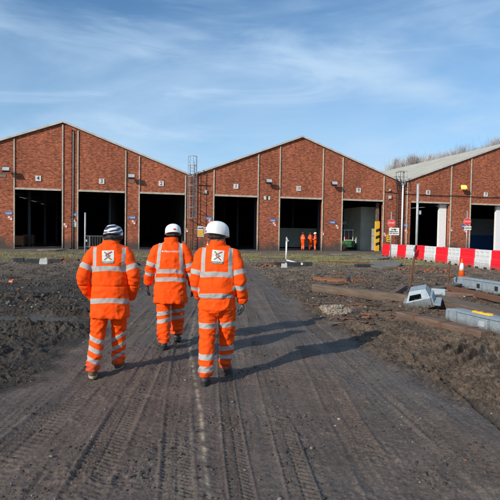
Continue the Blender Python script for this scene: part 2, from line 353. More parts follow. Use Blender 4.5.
def terrain(x, y):
    e = .18*fbm(x/1.1, y/1.6, 3, 3)
    xr = np.interp(y, RY, RXR)+e; xl = np.interp(y, LY, RXL)+e*1.6+.3*fbm(x/.5, y/.5, 2, 9)*.4
    rd = sst(-.25, .2, x-xl)*sst(-.18, .16, xr-x)
    left = sst(.1, -.4, x-xl); right = sst(.05, -.3, xr-x)
    apr = sst(39, 43, y-.24*x)                  # flat apron along the shed fronts
    h = .035*fbm(x/3.1, y/3.1, 2, 20)
    clod = ridged(x/.55, y/.42, 4, 31); fine = fbm(x/.09, y/.09, 3, 41); patch = np.clip(.5+.9*fbm(x/1.5, y/1.2, 2, 51), 0, 1)
    near = 1-.35*sst(14, 30, y)
    hl = (.075*np.clip(clod, -.2, 1)*patch + .018*fine*(.4+patch) + .10*np.clip(fbm(x/1.9, y/1.1, 3, 61), -.1, 1))*near
    hr = (.050*np.clip(clod, -.3, 1)*(.35+.65*patch) + .026*fine*(.5+.5*patch) + .030*np.clip(ridged(x/.14, y/.12, 4, 77), -.2, 1) + .05*fbm(x/1.2, y/.8, 3, 71))*near
    # churned heap on the left and the spill along the right edge
    for (cx, cy, sx_, sy_, a) in [(-3.7, 8.3, 1.1, .5, .16), (-4.6, 7.0, 1.2, .45, .13), (-3.3, 9.8, 1.2, .5, .12), (-5.8, 11.5, 2.2, .6, .14), (-3.1, 6.6, .5, .35, .07), (-6.6, 9, 1.5, .7, .12)]:
        hl = hl+a*np.exp(-((x-cx)/sx_)**2-((y-cy)/sy_)**2)*(.5+.9*np.clip(ridged(x/.3, y/.3, 3, 81), -.3, 1))
    bm = np.exp(-((x-xr-.16)/.13)**2)
    h = h+bm*(.055*np.clip(fbm(x/.22, y/.35, 3, 91)+.25, 0, 1))*(1-apr)
    h = h+left*hl*(1-.9*apr)+right*hr*(1-.9*apr)
    # compacted road: drag lines, small lumps, tyre tracks
    xc_ = np.interp(y, [3, 7.5, 14, 28, 46], [0, -.35, -.8, -1.7, -2.8]); lon = perlin((x-xc_)/.05, y/2.2, 101)*.004+perlin((x-xc_)/.16, y/4, 103)*.009+perlin((x-xc_)/.45, y/6, 104)*.016
    lump = np.clip(fbm(x/.16, y/.16, 3, 111)-.12, 0, 1)
    pr = np.clip(.45+1.2*fbm(x/.9, y/.9, 2, 121), 0, 1)
    h = h+rd*(lon+.018*lump*pr+.022*np.clip(ridged(x/.15, y/.10, 3, 133)-.15, 0, 1)*np.clip(.1+1.6*fbm(x/1.1, y/.8, 2, 134), 0, 1)+.0022*fbm(x/.035, y/.035, 3, 131)*(.3+pr))
    tread = np.zeros_like(x)
    for i, (px_, w_, dp, pit) in enumerate(TRK):
        cx = np.interp(y, [3, 7.5, 14, 28, 46], px_)+.03*np.sin(y*.7+i)
        l_ = (x-cx)/w_; inn = sst(1.05, .85, np.abs(l_))
        ch = np.sin(2*np.pi*(y/pit+np.abs(l_)*.8+(np.sign(l_)*.25)))
        fade = np.clip(.65+1.3*fbm(x/.7, y/1.5, 2, 140+i), 0, 1)
        h = h+rd*inn*fade*(-dp*.9+.0095*sst(-.2, .35, ch)*sst(.04, .14, np.abs(l_)))
        h = h+rd*fade*.010*np.exp(-((np.abs(l_)-1.15)/.14)**2)
        tread = np.maximum(tread, rd*inn*fade)
    # deep tractor lugs in the soft ground right of the road
    q = np.exp(-((x-3.35)/.75)**2-((y-6.9)/.7)**2); lug = sst(-.2, .6, np.sin(2*np.pi*((y*.75-x*.55)/.21)+1.5*fbm(x/.5, y/.5, 2, 150)))
    h = h+right*q*.10*lug*(.5+np.clip(fbm(x/.4, y/.4, 2, 151)+.4, 0, 1))
    g = np.exp(-((x-2.24-.02*np.sin(y*3))/.035)**2)*sst(3.3, 3.7, y)*sst(7.3, 6.6, y)   # gouge by the verge
    h = h-.05*g
    pud = np.exp(-(((x+4.2)/.9)**2+((y-9.0)/.45)**2)**2)
    h = h*(1-pud)+pud*(-.01)
    return h, rd, left, right, apr, clod, patch, tread, g, pud, xl, xr
def ground():
    ys = [1.6]
    while ys[-1] < 82: ys.append(ys[-1]*(1.0026 if ys[-1] < 12 else 1.006))
    ys = np.array(ys); us = np.concatenate([np.linspace(-1.5, -.62, 90)[:-1], np.linspace(-.62, .62, 880), np.linspace(.62, 1.5, 90)[1:]])
    Y = np.repeat(ys[:, None], len(us), 1); X = us[None, :]*(Y+.3)
    h, rd, left, right, apr, clod, patch, tread, g, pud, xl, xr = terrain(X, Y)
    # soil colour by region, darker along the tyre treads and the gouge
    A = np.array
    dark = A([.034, .027, .021]); road = A([.108, .080, .063]); brown = A([.082, .058, .040]); far = A([.135, .102, .070]); grass = A([.23, .205, .075]); apron = A([.13, .105, .085])
    def mixc(a, b, t): return a*(1-t[..., None])+b*t[..., None]
    col = np.broadcast_to(dark, X.shape+(3,)).copy()
    fa = sst(13, 25, Y+2*fbm(X/2.5, Y/2.5, 2, 160))
    col = mixc(col, brown, right)
    col = mixc(col, far, fa*.8*(1-rd))
    col = mixc(col, road, rd)
    v1 = fbm(X/.45, Y/.45, 4, 170); v2 = fbm(X/.06, Y/.06, 3, 180)
    dry = np.clip(.5+1.5*fbm(X/1.3, Y/.9, 3, 190), 0, 1)
    col = mixc(col, A([.108, .092, .080])+0*col, rd*np.clip(.5+1.3*fbm(X/1.1, Y/3, 2, 192)+.35*np.tanh(X*1.2), 0, 1)*.6)
    v3 = fbm(X/.025, Y/.04, 2, 185)*sst(12, 6, Y)
    col = col*(1+(.55*v1+.5*v2)*(1-.62*rd)+.35*v3*(1-.3*rd))[..., None].clip(.3, 2.2)
    col = mixc(col, col*A([1.45, 1.33, 1.2]), dry*.5*(.7*left+right).clip(0, 1))
    col = mixc(col, A([.17, .13, .08])+0*col, np.clip(fbm(X/.2, Y/.12, 3, 200)-.42, 0, 1)*1.0*right)     # dry chaff
    gm = sst(26, 30, Y)*sst(41.5, 38.5, Y-.24*X)*np.clip(.15+1.5*fbm(X/3.5, Y/1.6, 3, 210)+.25, 0, 1)*(1-rd)
    gm = np.clip(gm*1.25, 0, 1)*np.where(X < -3, .6, 1.0)*(.75+.5*np.clip(fbm(X/.9, Y/.5, 3, 215)+.4, 0, 1))
    col = mixc(col, grass*(1+.5*v1[..., None]), gm*.85)
    col = mixc(col, apron*(1+.35*v1)[..., None], apr)
    col = mixc(col, col*.66, tread*.35)
    # pale dried line dragged along the road
    cx = np.interp(Y, [2.5, 3.14, 4.5, 7.4, 12, 20], [-.17, -.24, -.42, -.89, -1.2, -1.7])+.012*perlin(X*0, Y/.25, 220)
    pl = np.exp(-((X-cx)/(.012+.0012*Y))**2)*np.clip(.65+1.2*perlin(X*0+3, Y/.12, 221), 0, 1)*sst(13, 7, Y)
    col = mixc(col, A([.34, .28, .20])+0*col, pl*.95)
    col = mixc(col, A([.02, .018, .016])+0*col, g*.7)
    wet = np.clip(.25+1.3*fbm(X/1.4, Y/2.2, 3, 230), 0, 1)*rd*.35
    wet = np.maximum(wet, pud); col = mixc(col, col*.8, wet*.4); col = mixc(col, A([.075, .07, .068])+0*col, pud*.8)
    col = np.clip(col, .008, .6)
    nr, nc = X.shape
    idx = np.arange(nr*nc).reshape(nr, nc)
    quads = np.stack([idx[:-1, :-1], idx[:-1, 1:], idx[1:, 1:], idx[1:, :-1]], -1).reshape(-1, 4)
    isroad = ((rd > .5) & (apr < .5))[:-1, :-1].reshape(-1)
    co = np.stack([X, Y, h], -1).reshape(-1, 3)
    gmn = ground_mat()
    for nm, sel in (('ground', ~isroad), ('road', isroad)):
        q = quads[sel]; used, inv = np.unique(q, return_inverse=True); q = inv.reshape(-1, 4)
        vs = co[used]; cs = col.reshape(-1, 3)[used]; ws = wet.reshape(-1)[used]
        if nm == 'ground':         # the yard runs on to the horizon
            e = [(-900, -700), (900, -700), (900, 900), (-900, 900)]
            b0 = len(vs); vs = np.vstack([vs, np.array([(a, b, -.35) for a, b in e])]); q = np.vstack([q, [[b0, b0+1, b0+2, b0+3]]])
            cs = np.vstack([cs, np.tile(far, (4, 1))]); ws = np.concatenate([ws, np.zeros(4)])
        me = bpy.data.meshes.new(nm); me.vertices.add(len(vs)); me.vertices.foreach_set('co', vs.ravel().astype(np.float32))
        me.loops.add(q.size); me.loops.foreach_set('vertex_index', q.ravel().astype(np.int32))
        me.polygons.add(len(q)); me.polygons.foreach_set('loop_start', np.arange(0, q.size, 4, dtype=np.int32))
        me.polygons.foreach_set('use_smooth', np.full(len(q), nm == 'road')); me.update(calc_edges=True)
        a = me.attributes.new('soil', 'FLOAT_COLOR', 'POINT'); a.data.foreach_set('color', np.hstack([cs, np.ones((len(cs), 1))]).ravel().astype(np.float32))
        a = me.attributes.new('wet', 'FLOAT', 'POINT'); a.data.foreach_set('value', ws.astype(np.float32))
        me.materials.append(gmn); o = bpy.data.objects.new(nm, me); C.objects.link(o); o['kind'] = 'structure'
        o['label'] = 'dark churned mud of the yard' if nm == 'ground' else 'compacted dark mud road with tyre tracks'
def ground_mat():
    m = bpy.data.materials.new('muddy_soil'); m.use_nodes = True; n = m.node_tree.nodes; l = m.node_tree.links
    b = n['Principled BSDF']; at = n.new('ShaderNodeAttribute'); at.attribute_name = 'soil'; aw = n.new('ShaderNodeAttribute'); aw.attribute_name = 'wet'
    t = n.new('ShaderNodeTexCoord')
    z = n.new('ShaderNodeTexNoise'); z.inputs['Scale'].default_value = 55; z.inputs['Detail'].default_value = 6; z.inputs['Roughness'].default_value = .7; l.new(t.outputs['Object'], z.inputs['Vector'])
    vo = n.new('ShaderNodeTexVoronoi'); vo.inputs['Scale'].default_value = 70; l.new(t.outputs['Object'], vo.inputs['Vector'])
    r = n.new('ShaderNodeMapRange'); r.inputs['From Min'].default_value = .3; r.inputs['From Max'].default_value = .7; r.inputs['To Min'].default_value = .6; r.inputs['To Max'].default_value = 1.45; l.new(z.outputs[0], r.inputs[0])
    x = n.new('ShaderNodeVectorMath'); x.operation = 'SCALE'; l.new(at.outputs['Color'], x.inputs[0]); l.new(r.outputs[0], x.inputs['Scale'])
    # sparse pale grit
    sp = n.new('ShaderNodeSeparateColor'); l.new(vo.outputs['Color'], sp.inputs[0])
    gt = n.new('ShaderNodeMath'); gt.operation = 'GREATER_THAN'; gt.inputs[1].default_value = .965; l.new(sp.outputs[0], gt.inputs[0])
    lt = n.new('ShaderNodeMath'); lt.operation = 'LESS_THAN'; lt.inputs[1].default_value = .28; l.new(vo.outputs['Distance'], lt.inputs[0])
    gm = n.new('ShaderNodeMath'); gm.operation = 'MULTIPLY'; l.new(gt.outputs[0], gm.inputs[0]); l.new(lt.outputs[0], gm.inputs[1])
    mx_ = n.new('ShaderNodeMix'); mx_.data_type = 'RGBA'; l.new(gm.outputs[0], mx_.inputs['Factor']); l.new(x.outputs[0], mx_.inputs['A']); mx_.inputs['B'].default_value = (.17, .145, .12, 1)
    l.new(mx_.outputs['Result'], b.inputs['Base Color'])
    rr = n.new('ShaderNodeMapRange'); rr.inputs['To Min'].default_value = .88; rr.inputs['To Max'].default_value = .42; l.new(aw.outputs['Fac'], rr.inputs[0]); l.new(rr.outputs[0], b.inputs['Roughness'])
    b.inputs['Specular IOR Level'].default_value = .35
    bu = n.new('ShaderNodeBump'); bu.inputs['Strength'].default_value = .7; bu.inputs['Distance'].default_value = .012; l.new(z.outputs[0], bu.inputs['Height']); l.new(bu.outputs[0], b.inputs['Normal'])
    return m
ground()
def gz(x, y): return float(terrain(np.array([x*1.0]), np.array([y*1.0]))[0][0])

# ---------------------------------------------------------------- loose stuff on the ground
def scatter_mesh(nm, pts, base_v, base_f, scales, rots, mats, mids, label, zs):
    n = len(pts); bv = np.array(base_v); nv = len(bv)
    c, s_ = np.cos(rots), np.sin(rots)
    V = bv[None]*scales[:, None, :]
    V = V*(1+.75*(rng.rand(n, nv, 1)-.5))
    Xn = V[..., 0]*c[:, None]-V[..., 1]*s_[:, None]+pts[:, 0:1]; Yn = V[..., 0]*s_[:, None]+V[..., 1]*c[:, None]+pts[:, 1:2]; Zn = V[..., 2]+zs[:, None]
    vs = np.stack([Xn, Yn, Zn], -1).reshape(-1, 3); bf = np.array(base_f); k = bf.shape[1]
    fs = (bf[None]+(np.arange(n)*nv)[:, None, None]).reshape(-1, k)
    me = bpy.data.meshes.new(nm); me.vertices.add(len(vs)); me.vertices.foreach_set('co', vs.ravel().astype(np.float32))
    me.loops.add(fs.size); me.loops.foreach_set('vertex_index', fs.ravel().astype(np.int32)); me.polygons.add(len(fs))
    me.polygons.foreach_set('loop_start', np.arange(0, fs.size, k, dtype=np.int32)); me.update(calc_edges=True)
    for m in mats: me.materials.append(m)
    me.polygons.foreach_set('material_index', np.repeat(mids, len(bf)).astype(np.int32))
    o = bpy.data.objects.new(nm, me); C.objects.link(o); o['kind'] = 'stuff'; o['label'] = label; return o
bm = bmesh.new(); bmesh.ops.create_icosphere(bm, subdivisions=1, radius=1); bm.verts.ensure_lookup_table()
ICO_V = [tuple(v.co) for v in bm.verts]; ICO_F = [tuple(v.index for v in f.verts) for f in bm.faces]; bm.free()
def rand_ground(n, y0, y1, umax=.62):
    y = np.exp(rng.uniform(np.log(y0), np.log(y1), n)); u = rng.uniform(-umax, umax, n); return np.stack([u*y, y], -1)
ms = [mat('clod_dark', (.040, .032, .027), .9), mat('clod_brown', (.085, .066, .052), .9), mat('stone_grey', (.17, .155, .135), .85), mat('stone_pale', (.32, .28, .22), .85), mat('chip_rust', (.22, .09, .045), .9)]
def stones(n, y0, y1, s0, s1, probs, nm, label, keep=None):
    p = rand_ground(n, y0, y1); t = terrain(p[:, 0], p[:, 1]); rd = t[1]
    wgt = (.85*(1-rd)*np.clip(t[6]*1.2, .15, 1)+rd*(.05+.65*np.clip(fbm(p[:, 0]/.6, p[:, 1]/.8, 2, 300)*2, 0, 1)))*np.where(p[:, 1] > 9, 1-.85*rd, 1)
    k = rng.rand(n) < wgt*np.where(t[9] > .3, .1, 1)*np.where(t[4] > .3, .3, 1)
    p = p[k]; h = t[0][k]; n = len(p); s = s0*(s1/s0)**(rng.rand(n)**1.8)*(.7+.3*np.clip(p[:, 1]/8, 0, 2.2))
    sc = np.stack([s, s*rng.uniform(.6, 1, n), s*rng.uniform(.35, .75, n)], -1)
    scatter_mesh(nm, p, ICO_V, ICO_F, sc, rng.rand(n)*6.28, ms, rng.choice(5, n, p=probs), label, h+sc[:, 2]*.15)
stones(34000, 2.6, 34, .003, .024, [.60, .33, .045, .010, .015], 'gravel', 'small clods and stones strewn over the muddy yard')
stones(34000, 3.2, 12, .0025, .011, [.50, .42, .05, .01, .02], 'gravel', 'fine crumbs of soil over the near churned ground')
stones(22000, 10, 40, .010, .046, [.44, .42, .08, .02, .04], 'gravel', 'coarse clods and rubble over the far part of the yard')
# grass: blades in the belt before the sheds
n = 130000; y = rng.uniform(26, 43, n); x = rng.uniform(-.62, .62, n)*y
gmk = np.clip(.15+1.5*fbm(x/3.5, y/1.6, 3, 210)+.25, 0, 1)*sst(26, 30, y)*sst(41.5, 38.5, y-.24*x)*(1-terrain(x, y)[1])
k = rng.rand(n) < gmk; P_ = np.stack([x, y], -1)[k]; n = len(P_); hh = rng.uniform(.04, .13, n)
scatter_mesh('grass', P_, [(-.06, 0, 0), (.06, 0, 0), (.1, .3, 1.0)], [(0, 1, 2)], np.stack([hh, hh, hh], -1), rng.rand(n)*6.28,
             [mat('grass_green', (.16, .165, .05), .8), mat('grass_straw', (.32, .27, .11), .8)], rng.choice(2, n, p=[.62, .38]), 'short yellow green grass belt before the sheds', terrain(P_[:, 0], P_[:, 1])[0])

# ---------------------------------------------------------------- sheds
ZD = 5.1; DEPTH = 62.0; TH = .38
def shed(label, s0, sp, s1, zv0, zp, zv1, doors, strips, skip_left=False, skip_right=False):
    rt_ = thing('brick_shed', label, 'shed', FW(s0, 0, 0), FA, 'brick engine sheds with gabled fronts')
    X = lambda s: s-s0
    def roofz(s): return zv0+(zp-zv0)*(s-s0)/(sp-s0) if s <= sp else zp+(zv1-zp)*(s-sp)/(s1-sp)
    cuts = sorted({s0, sp, s1, *[d for dd in doors for d in dd]})
    mb = MB()
    for a, b in zip(cuts, cuts[1:]):
        op = any(a >= d[0]-1e-6 and b <= d[1]+1e-6 for d in doors); zb = ZD if op else -.2
        mb.prism([(X(a), zb), (X(b), zb), (X(b), roofz(b)), (X(a), roofz(a))], 0, TH)
    mb.build('front_wall', M['brick'], rt_)
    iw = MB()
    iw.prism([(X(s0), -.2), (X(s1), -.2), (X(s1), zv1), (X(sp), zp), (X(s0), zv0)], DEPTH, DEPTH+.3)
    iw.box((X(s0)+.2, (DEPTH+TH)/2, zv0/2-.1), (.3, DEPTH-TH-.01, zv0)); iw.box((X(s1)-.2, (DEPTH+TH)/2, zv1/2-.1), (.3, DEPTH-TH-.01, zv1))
    # dark lining behind the front wall, its near-black colour standing in for shade
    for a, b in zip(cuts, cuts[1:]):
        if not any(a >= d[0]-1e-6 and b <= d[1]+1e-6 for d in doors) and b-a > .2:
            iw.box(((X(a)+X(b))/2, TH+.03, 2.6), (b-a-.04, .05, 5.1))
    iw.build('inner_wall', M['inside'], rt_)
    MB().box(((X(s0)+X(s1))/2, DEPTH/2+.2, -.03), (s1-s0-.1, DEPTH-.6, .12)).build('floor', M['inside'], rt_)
    rf = MB(); o = .22
    for (a, za, b, zb) in ((s0, zv0, sp, zp), (sp, zp, s1, zv1)):
        rf.prism([(X(a), za+.02), (X(b), zb+.02), (X(b), zb+.16), (X(a), za+.16)], -.10, DEPTH+.4)
    rf.build('roof', M['roof'], rt_)
    vg = MB()
    for (a, za, b, zb) in ((s0, zv0, sp, zp), (sp, zp, s1, zv1)):
        vg.prism([(X(a), za+.02), (X(b), zb+.02), (X(b), zb+.19), (X(a), za+.19)], -.20, -.103)
    vg.build('verge_trim', M['trim'], rt_)
    for s in strips:
        st = MB(); st.box((X(s), -.035, (roofz(s)-.12)/2), (.10, .09, roofz(s)-.12)); st.build('wall_strip', M['cream'], rt_)
    for d0, d1 in doors:
        if d1-d0 < 3: continue
        lt = MB(); lt.box(((X(d0)+X(d1))/2, -.02, ZD+.07), (d1-d0-.16, .12, .16)); lt.build('door_lintel', M['cream'], rt_)
    # roof trusses and cranes' rails inside
    tr = MB()
    for k in range(6):
        yy = 5+k*9
        tr.box(((X(s0)+X(s1))/2, yy, zv0-.25), (s1-s0-.9, .2, .25))
        for s in (s0+(s1-s0)*.34, s0+(s1-s0)*.67): tr.box((X(s), yy, zv0/2-.1), (.25, .25, zv0-.3))
    tr.build('roof_truss', M['darksteel'], rt_)
    return rt_, X
sh1, X1 = shed('leftmost brick shed with a brick pilaster on its ridge line and tall dark doorways', -11.3, 0, 11.25, 6.75, 11.0, 6.82,
    [(-9.4, -5.4), (-3.94, -.06), (1.25, 5.34), (6.54, 10.73)], [-5.4, -3.94, -.02, 1.25, 5.34, 6.54, 10.73])
sh2, X2 = shed('middle brick shed between the two ladders, distant workers in its central doorway', 11.27, 22.0, 32.95, 6.85, 11.05, 7.05,
    [(13.38, 17.66), (19.82, 24.25), (26.35, 30.88)], [13.38, 17.66, 19.82, 24.25, 26.35, 30.88])
sh3, X3 = shed('rightmost brick shed behind the red and white barriers with its pale roof slope showing', 32.97, 46.2, 59.4, 7.1, 12.0, 7.1,
    [(33.99, 38.57), (41.1, 45.7), (47.1, 51.4)], [33.55, 38.66, 41.05, 46.4, 51.5])
# brown rainwater pipe and brick pier on the ridge line of shed 1
pb = MB(); pb.box((X1(.62), -.09, 5.3), (.24, .16, 10.4)); pb.build('brick_pilaster', M['brick'], sh1)
pb = MB(); pb.tube([(X1(.84), -.07, 0), (X1(.84), -.07, 10.3)], .05, 8); pb.build('rainwater_pipe', M['cream'], sh1, True)
# white inner door posts of shed 3, rebates
for s in (38.1, 45.15):
    q = MB(); q.box((X3(s), .62, 2.5), (.85, .3, 5.15)); q.build('door_leaf', M['white'], sh3)
# cables across the front of shed 3
cb = MB(); pts = [(X3(33.2+i*26/24), -.10, 5.95+.03*math.sin(i*1.3)) for i in range(25)]; cb.tube(pts, .035, 6); cb.build('wall_cable', M['darksteel'], sh3)
for a_, b_3 in (((X2(11.9), -.06, 6.05), (X2(13.0), -.06, 6.05)), ((X2(30.98), -.06, 6.1), (X2(32.6), -.06, 6.0))): MB().tube([a_, b_3], .03, 6).build('wall_cable', M['darksteel'], sh2)

def deep(px, d):                           # metres along the facade of what shows at px, d metres inside
    dr = ray(px, 235); o = Vector((0, 0, H)) - FO; t = (d-o.dot(FN))/dr.dot(FN); return (o+dr*t).dot(FD)
# inside doorway 10: beige partition
def on_wall(name, label, cat, px, py, dy=0.0, group=None):
    s, z = wall_at(px, py); return thing(name, label, cat, FW(s, dy, z), FA, group)
t = thing('partition_wall', 'low beige panelled partition deep inside doorway 10 behind the distant workers', 'partition', FW(deep(277.5, 12.5), 12.5, 0), FA)
q = MB()
for i in range(4): q.box((.72+i*1.45, 0, 1.2), (1.43, .1, 2.35))
q.build('panel', M['panel'], t)
# inside doorway 9: pale wall, hazard column, gantry
t = thing('partition_wall', 'tall pale partition inside doorway 9 left of the yellow hazard column', 'partition', FW(deep(361, 3.2), 3.2, 0), FA)
q = MB(); q.box((.95, 0, 2.35), (1.85, .1, 4.7)); q.box((.02, 2.3, 2.35), (.1, 4.5, 4.7)); q.build('panel', M['panel'], t)
q = MB()
for z in (1.6, 3.1): q.box((.9, -.07, z), (1.7, .03, .05))
q.build('rail', M['greypaint'], t)
t = thing('hazard_column', 'yellow column with black hazard bands at the right side of doorway 9', 'column', FW(deep(377, .75), .75, 0), FA)
q = MB(); q.box((0, 0, 1.55), (.42, .3, 3.1)); q.cur = 1
for z in (.55, 1.25, 1.95): q.add([(-.213, -.153, z), (.213, -.153, z+.14), (.213, -.153, z+.44), (-.213, -.153, z+.30)], [(0, 1, 2, 3)])
q.build('cladding', [M['yellow'], M['signblack']], t)
MB().box((0, .05, 4.05), (.30, .2, 1.9)).build('post', M['brownsteel'], t)
t = thing('gantry_frame', 'dark steel gantry with a leg standing deep in doorway 9', 'gantry', FW(deep(357, 7)-1.7, 7, 0), FA)
MB().box((1.0, 0, 3.0), (2.6, .3, .35)).build('beam', M['greypaint'], t); MB().box((1.7, 0, 1.42), (.35, .3, 2.84)).build('leg', M['greypaint'], t)
# green shunting tractor in doorway 9
t = thing('yard_tractor', 'small green and white yard tractor parked in the left of doorway 9', 'tractor', FW(deep(347.5, 4.6), 4.6, .03), FA)
q = MB(); q.box((0, 0, .75), (1.15, 1.9, .42), taper=.92); q.box((0, -.65, .42), (.9, .5, .3)); q.build('body', M['greenp'], t, bevel=.04)
q = MB()
for a in (-.5, .5):
    for b in (-.3, .8): q.box((a, b, 1.55), (.06, .06, 1.2))
q.box((0, .25, 2.16), (1.15, 1.3, .08)); q.box((0, -.3, 1.05), (1.0, .05, .06)); q.build('cab_frame', M['white'], t)
MB().box((0, .4, 1.2), (.5, .5, .5), taper=.85).build('seat', M['signred'], t, bevel=.05)
for a in (-.55, .55):
    for b in (-.6, .7):
        rr = .34; q = MB(); q.tube([(a-.11, b, rr), (a+.11, b, rr)], rr, 18); q.build('wheel', M['sole'], t)
# machines glimpsed in doorway 4: orange crates
for i, (s, z, c_, lb) in enumerate([(deep(19, 4.5), 0, 'rustlight', 'rusty brown crate low on the left inside doorway 4'), (deep(29, 5.5), 0, 'rust', 'dim brown crate beside another in doorway 4, nearer the middle')]):
    t = thing('storage_crate', lb, 'crate', FW(s, 4.5+i, 0), FA)
    q = MB(); q.box((0, 0, .62+i*.1), (.95, .8, .9))
    q.build('box', M[c_], t)
    q = MB()
    for a in (-.4, .4): MB().box((a, 0, .085), (.1, .8, .17)).build('skid', M['timber'], t)
t = thing('partition_wall', 'dim inner wall with a blue lower half deep inside the rightmost doorway', 'partition', FW(deep(470, 12), 12, 0), FA)
MB().box((3, 0, .95), (7.5, .1, 1.9)).build('lower_panel', M['signblue'], t); MB().box((3, .02, 3.0), (7.5, .1, 2.2)).build('upper_panel', M['greypaint'], t)
# pedestrian railing in doorway 3
t = thing('metal_railing', 'grey tubular railing standing inside doorway 3 behind the leftmost worker', 'railing', FW(deep(84.5, 3.4), 3.4, 0), FA)
for a in (0, .45, 1.75, 3.2):
    MB().tube([(a, 0, 0), (a, 0, 1.15)], .03, 8).build('post', M['galv'], t)
q = MB()
for z in (.12, 1.14): q.tube([(0, 0, z), (3.2, 0, z)], .028, 8)
q.build('rail', M['galv'], t)
q = MB()
for i in range(20): q.tube([(.1+i*.155, 0, .13), (.1+i*.155, 0, 1.13)], .010, 5)
q.build('bars', M['galv'], t)

# number plates
NG = 'doorway number plates on the sheds'
for (px, py, tx) in [(38.3, 178.4, '4'), (101.7, 181.3, '3'), (161.2, 183.6, '2'), (235.9, 186.4, '1'), (298.7, 188.5, '10'), (358.5, 190.3, '9'), (428, 192.5, '8'), (485.6, 194.5, '7')]:
    t = on_wall('number_plate', 'white number plate above %s, reading %s' % ('doorway '+tx, {'4': 'four', '3': 'three', '2': 'two', '1': 'one', '10': 'ten', '9': 'nine', '8': 'eight', '7': 'seven'}[tx]), 'sign', px, py, 0, NG)
    MB().box((0, -.03, 0), (.46, .05, .46)).build('plate', M['signwhite'], t)
    q = MB(); text_mb(q, tx, .47 if len(tx) == 1 else .38, Matrix.Translation((0, -.060, .0))); q.build('numeral', M['signblack'], t)
# blue signs
BG = 'small blue notices beside the doorways'; CG = 'red and white quartered warning plates'
near_lab = ['left of doorway 4', 'on the pier between doorways 4 and 3', 'on the pier between doorways 3 and 2', 'left of doorway 1 behind the white helmet', 'left of doorway 10 between doorways 1 and 10', 'left of doorway 9 between doorways 10 and 9', 'right of the second ladder beside doorway 8', 'left of doorway 7 behind the round sign']
for (px, py), lb in zip([(8.8, 213), (73.6, 214.4), (132.4, 217.3), (208.9, 218.3), (272.8, 220.3), (332.5, 222.2), (405.6, 225), (463.8, 226.3)], near_lab):
    t = on_wall('notice_sign', 'small blue notice with white writing ' + lb, 'sign', px, py, 0, BG)
    MB().box((0, -.02, 0), (.60, .03, .27)).build('panel', M['signblue'], t)
    q = MB()
    for i in range(7): q.box((-.2+i*.065, -.038, -.0), (.04, .004, .06 if i % 3 else .09))
    q.box((0, -.038, -.085), (.42, .004, .025)); q.build('lettering', M['signwhite'], t)
def checker(px, py, lb, tilt=.0, dx=.17):
    t = on_wall('warning_plate', 'red and white quartered plate ' + lb, 'sign', px, py, 0, CG)
    q = MB(); q.box((0, -.025, 0), (dx*2+.02, .03, dx*2+.02)); q.cur = 1
    for a, b in ((-1, 1), (1, -1)): q.box((a*dx/2, -.043, b*dx/2), (dx, .005, dx))
    o = q.build('plate', [M['signorange'], M['signwhite']], t); o.rotation_euler = (0, R(tilt), 0)
for a in [(10.2, 218.2, 'under the blue notice left of doorway 4'), (65.3, 225.4, 'on the right jamb of doorway 4', 8), (73.3, 220, 'between blue and white notices beside doorway 3'), (133.6, 222.3, 'under the blue notice between doorways 3 and 2', 8),
          (186.4, 230.2, 'right of doorway 2 beside the first ladder', 8), (210.3, 221.6, 'under the blue notice left of doorway 1'), (274.3, 224, 'under the blue notice left of doorway 10', 10),
          (322.5, 233.2, 'low beside the distant workers', 12), (337, 226.8, 'at the left jamb of doorway 9', 14), (384.6, 234.6, 'right of doorway 9 beside a yellow notice', 10), (406, 231.5, 'under the blue notice beside doorway 8', 8),
          (450.8, 229.6, 'on the pier between doorways 8 and 7', 8), (464.9, 230.9, 'half hidden under the sign at doorway 7')]:
    checker(a[0], a[1], a[2], a[3] if len(a) > 3 else 0)
def notice(px, py, w_, h_, lb, base='signwhite', ink='signblack', rows=3):
    t = on_wall('notice_sign', lb, 'sign', px, py)
    MB().box((0, -.02, 0), (w_, .03, h_)).build('panel', M[base], t)
    q = MB()
    for i in range(rows):
        zz = h_*(.3-.6*i/max(1, rows-1)); q.box(((-1)**i*.03*w_, -.038, zz), (w_*(.7-.12*(i % 2)), .004, h_*.09))
    q.build('lettering', M[ink], t); return t
notice(73.4, 224.3, .5, .45, 'square white notice under the quartered plate beside doorway 3', rows=3)
t = notice(200.4, 231.5, .66, 1.0, 'tall yellow and white safety notice right of the first ladder', rows=2)
MB().box((0, -.05, -.14), (.5, .02, .56)).build('yellow_field', M['yellow'], t)
notice(205.0, 230.4, .62, .66, 'square white notice with red writing between ladder and doorway 1', ink='signorange', rows=4)
t = notice(388.5, 238.3, .45, .75, 'small yellow safety notice low beside the right jamb of doorway 9', base='yellow', rows=3)
t = notice(267, 197.9, .62, .34, 'white box notice with a dark middle on the pier between doorways 1 and 10', rows=1)
MB().box((0, -.05, 0), (.16, .02, .34)).build('dark_band', M['signblack'], t)
notice(2.6, 175.4, .55, .26, 'cream notice under the floodlight at the left edge', base='cream', rows=1)
notice(131.8, 181.6, .45, .22, 'cream notice under the floodlight between doorways 3 and 2', base='cream', rows=1)
for (px, py, lb) in [(205.2, 192, 'small grey cable box high on the wall right of the first ladder'), (389.6, 197.3, 'grey cable box high on the wall left of the second ladder'), (389.5, 190.2, 'tiny pale lamp box above the grey cable box by the second ladder')]:
    t = on_wall('cable_box', lb, 'cable box', px, py)
    k = .30 if 'tiny' not in lb else .16
    MB().box((0, -.08, 0), (k, .14, k*1.15)).build('housing', M['greypaint'], t, bevel=.01); MB().box((0, -.16, 0), (k*.7, .02, k*.8)).build('lid', M['trim'], t)

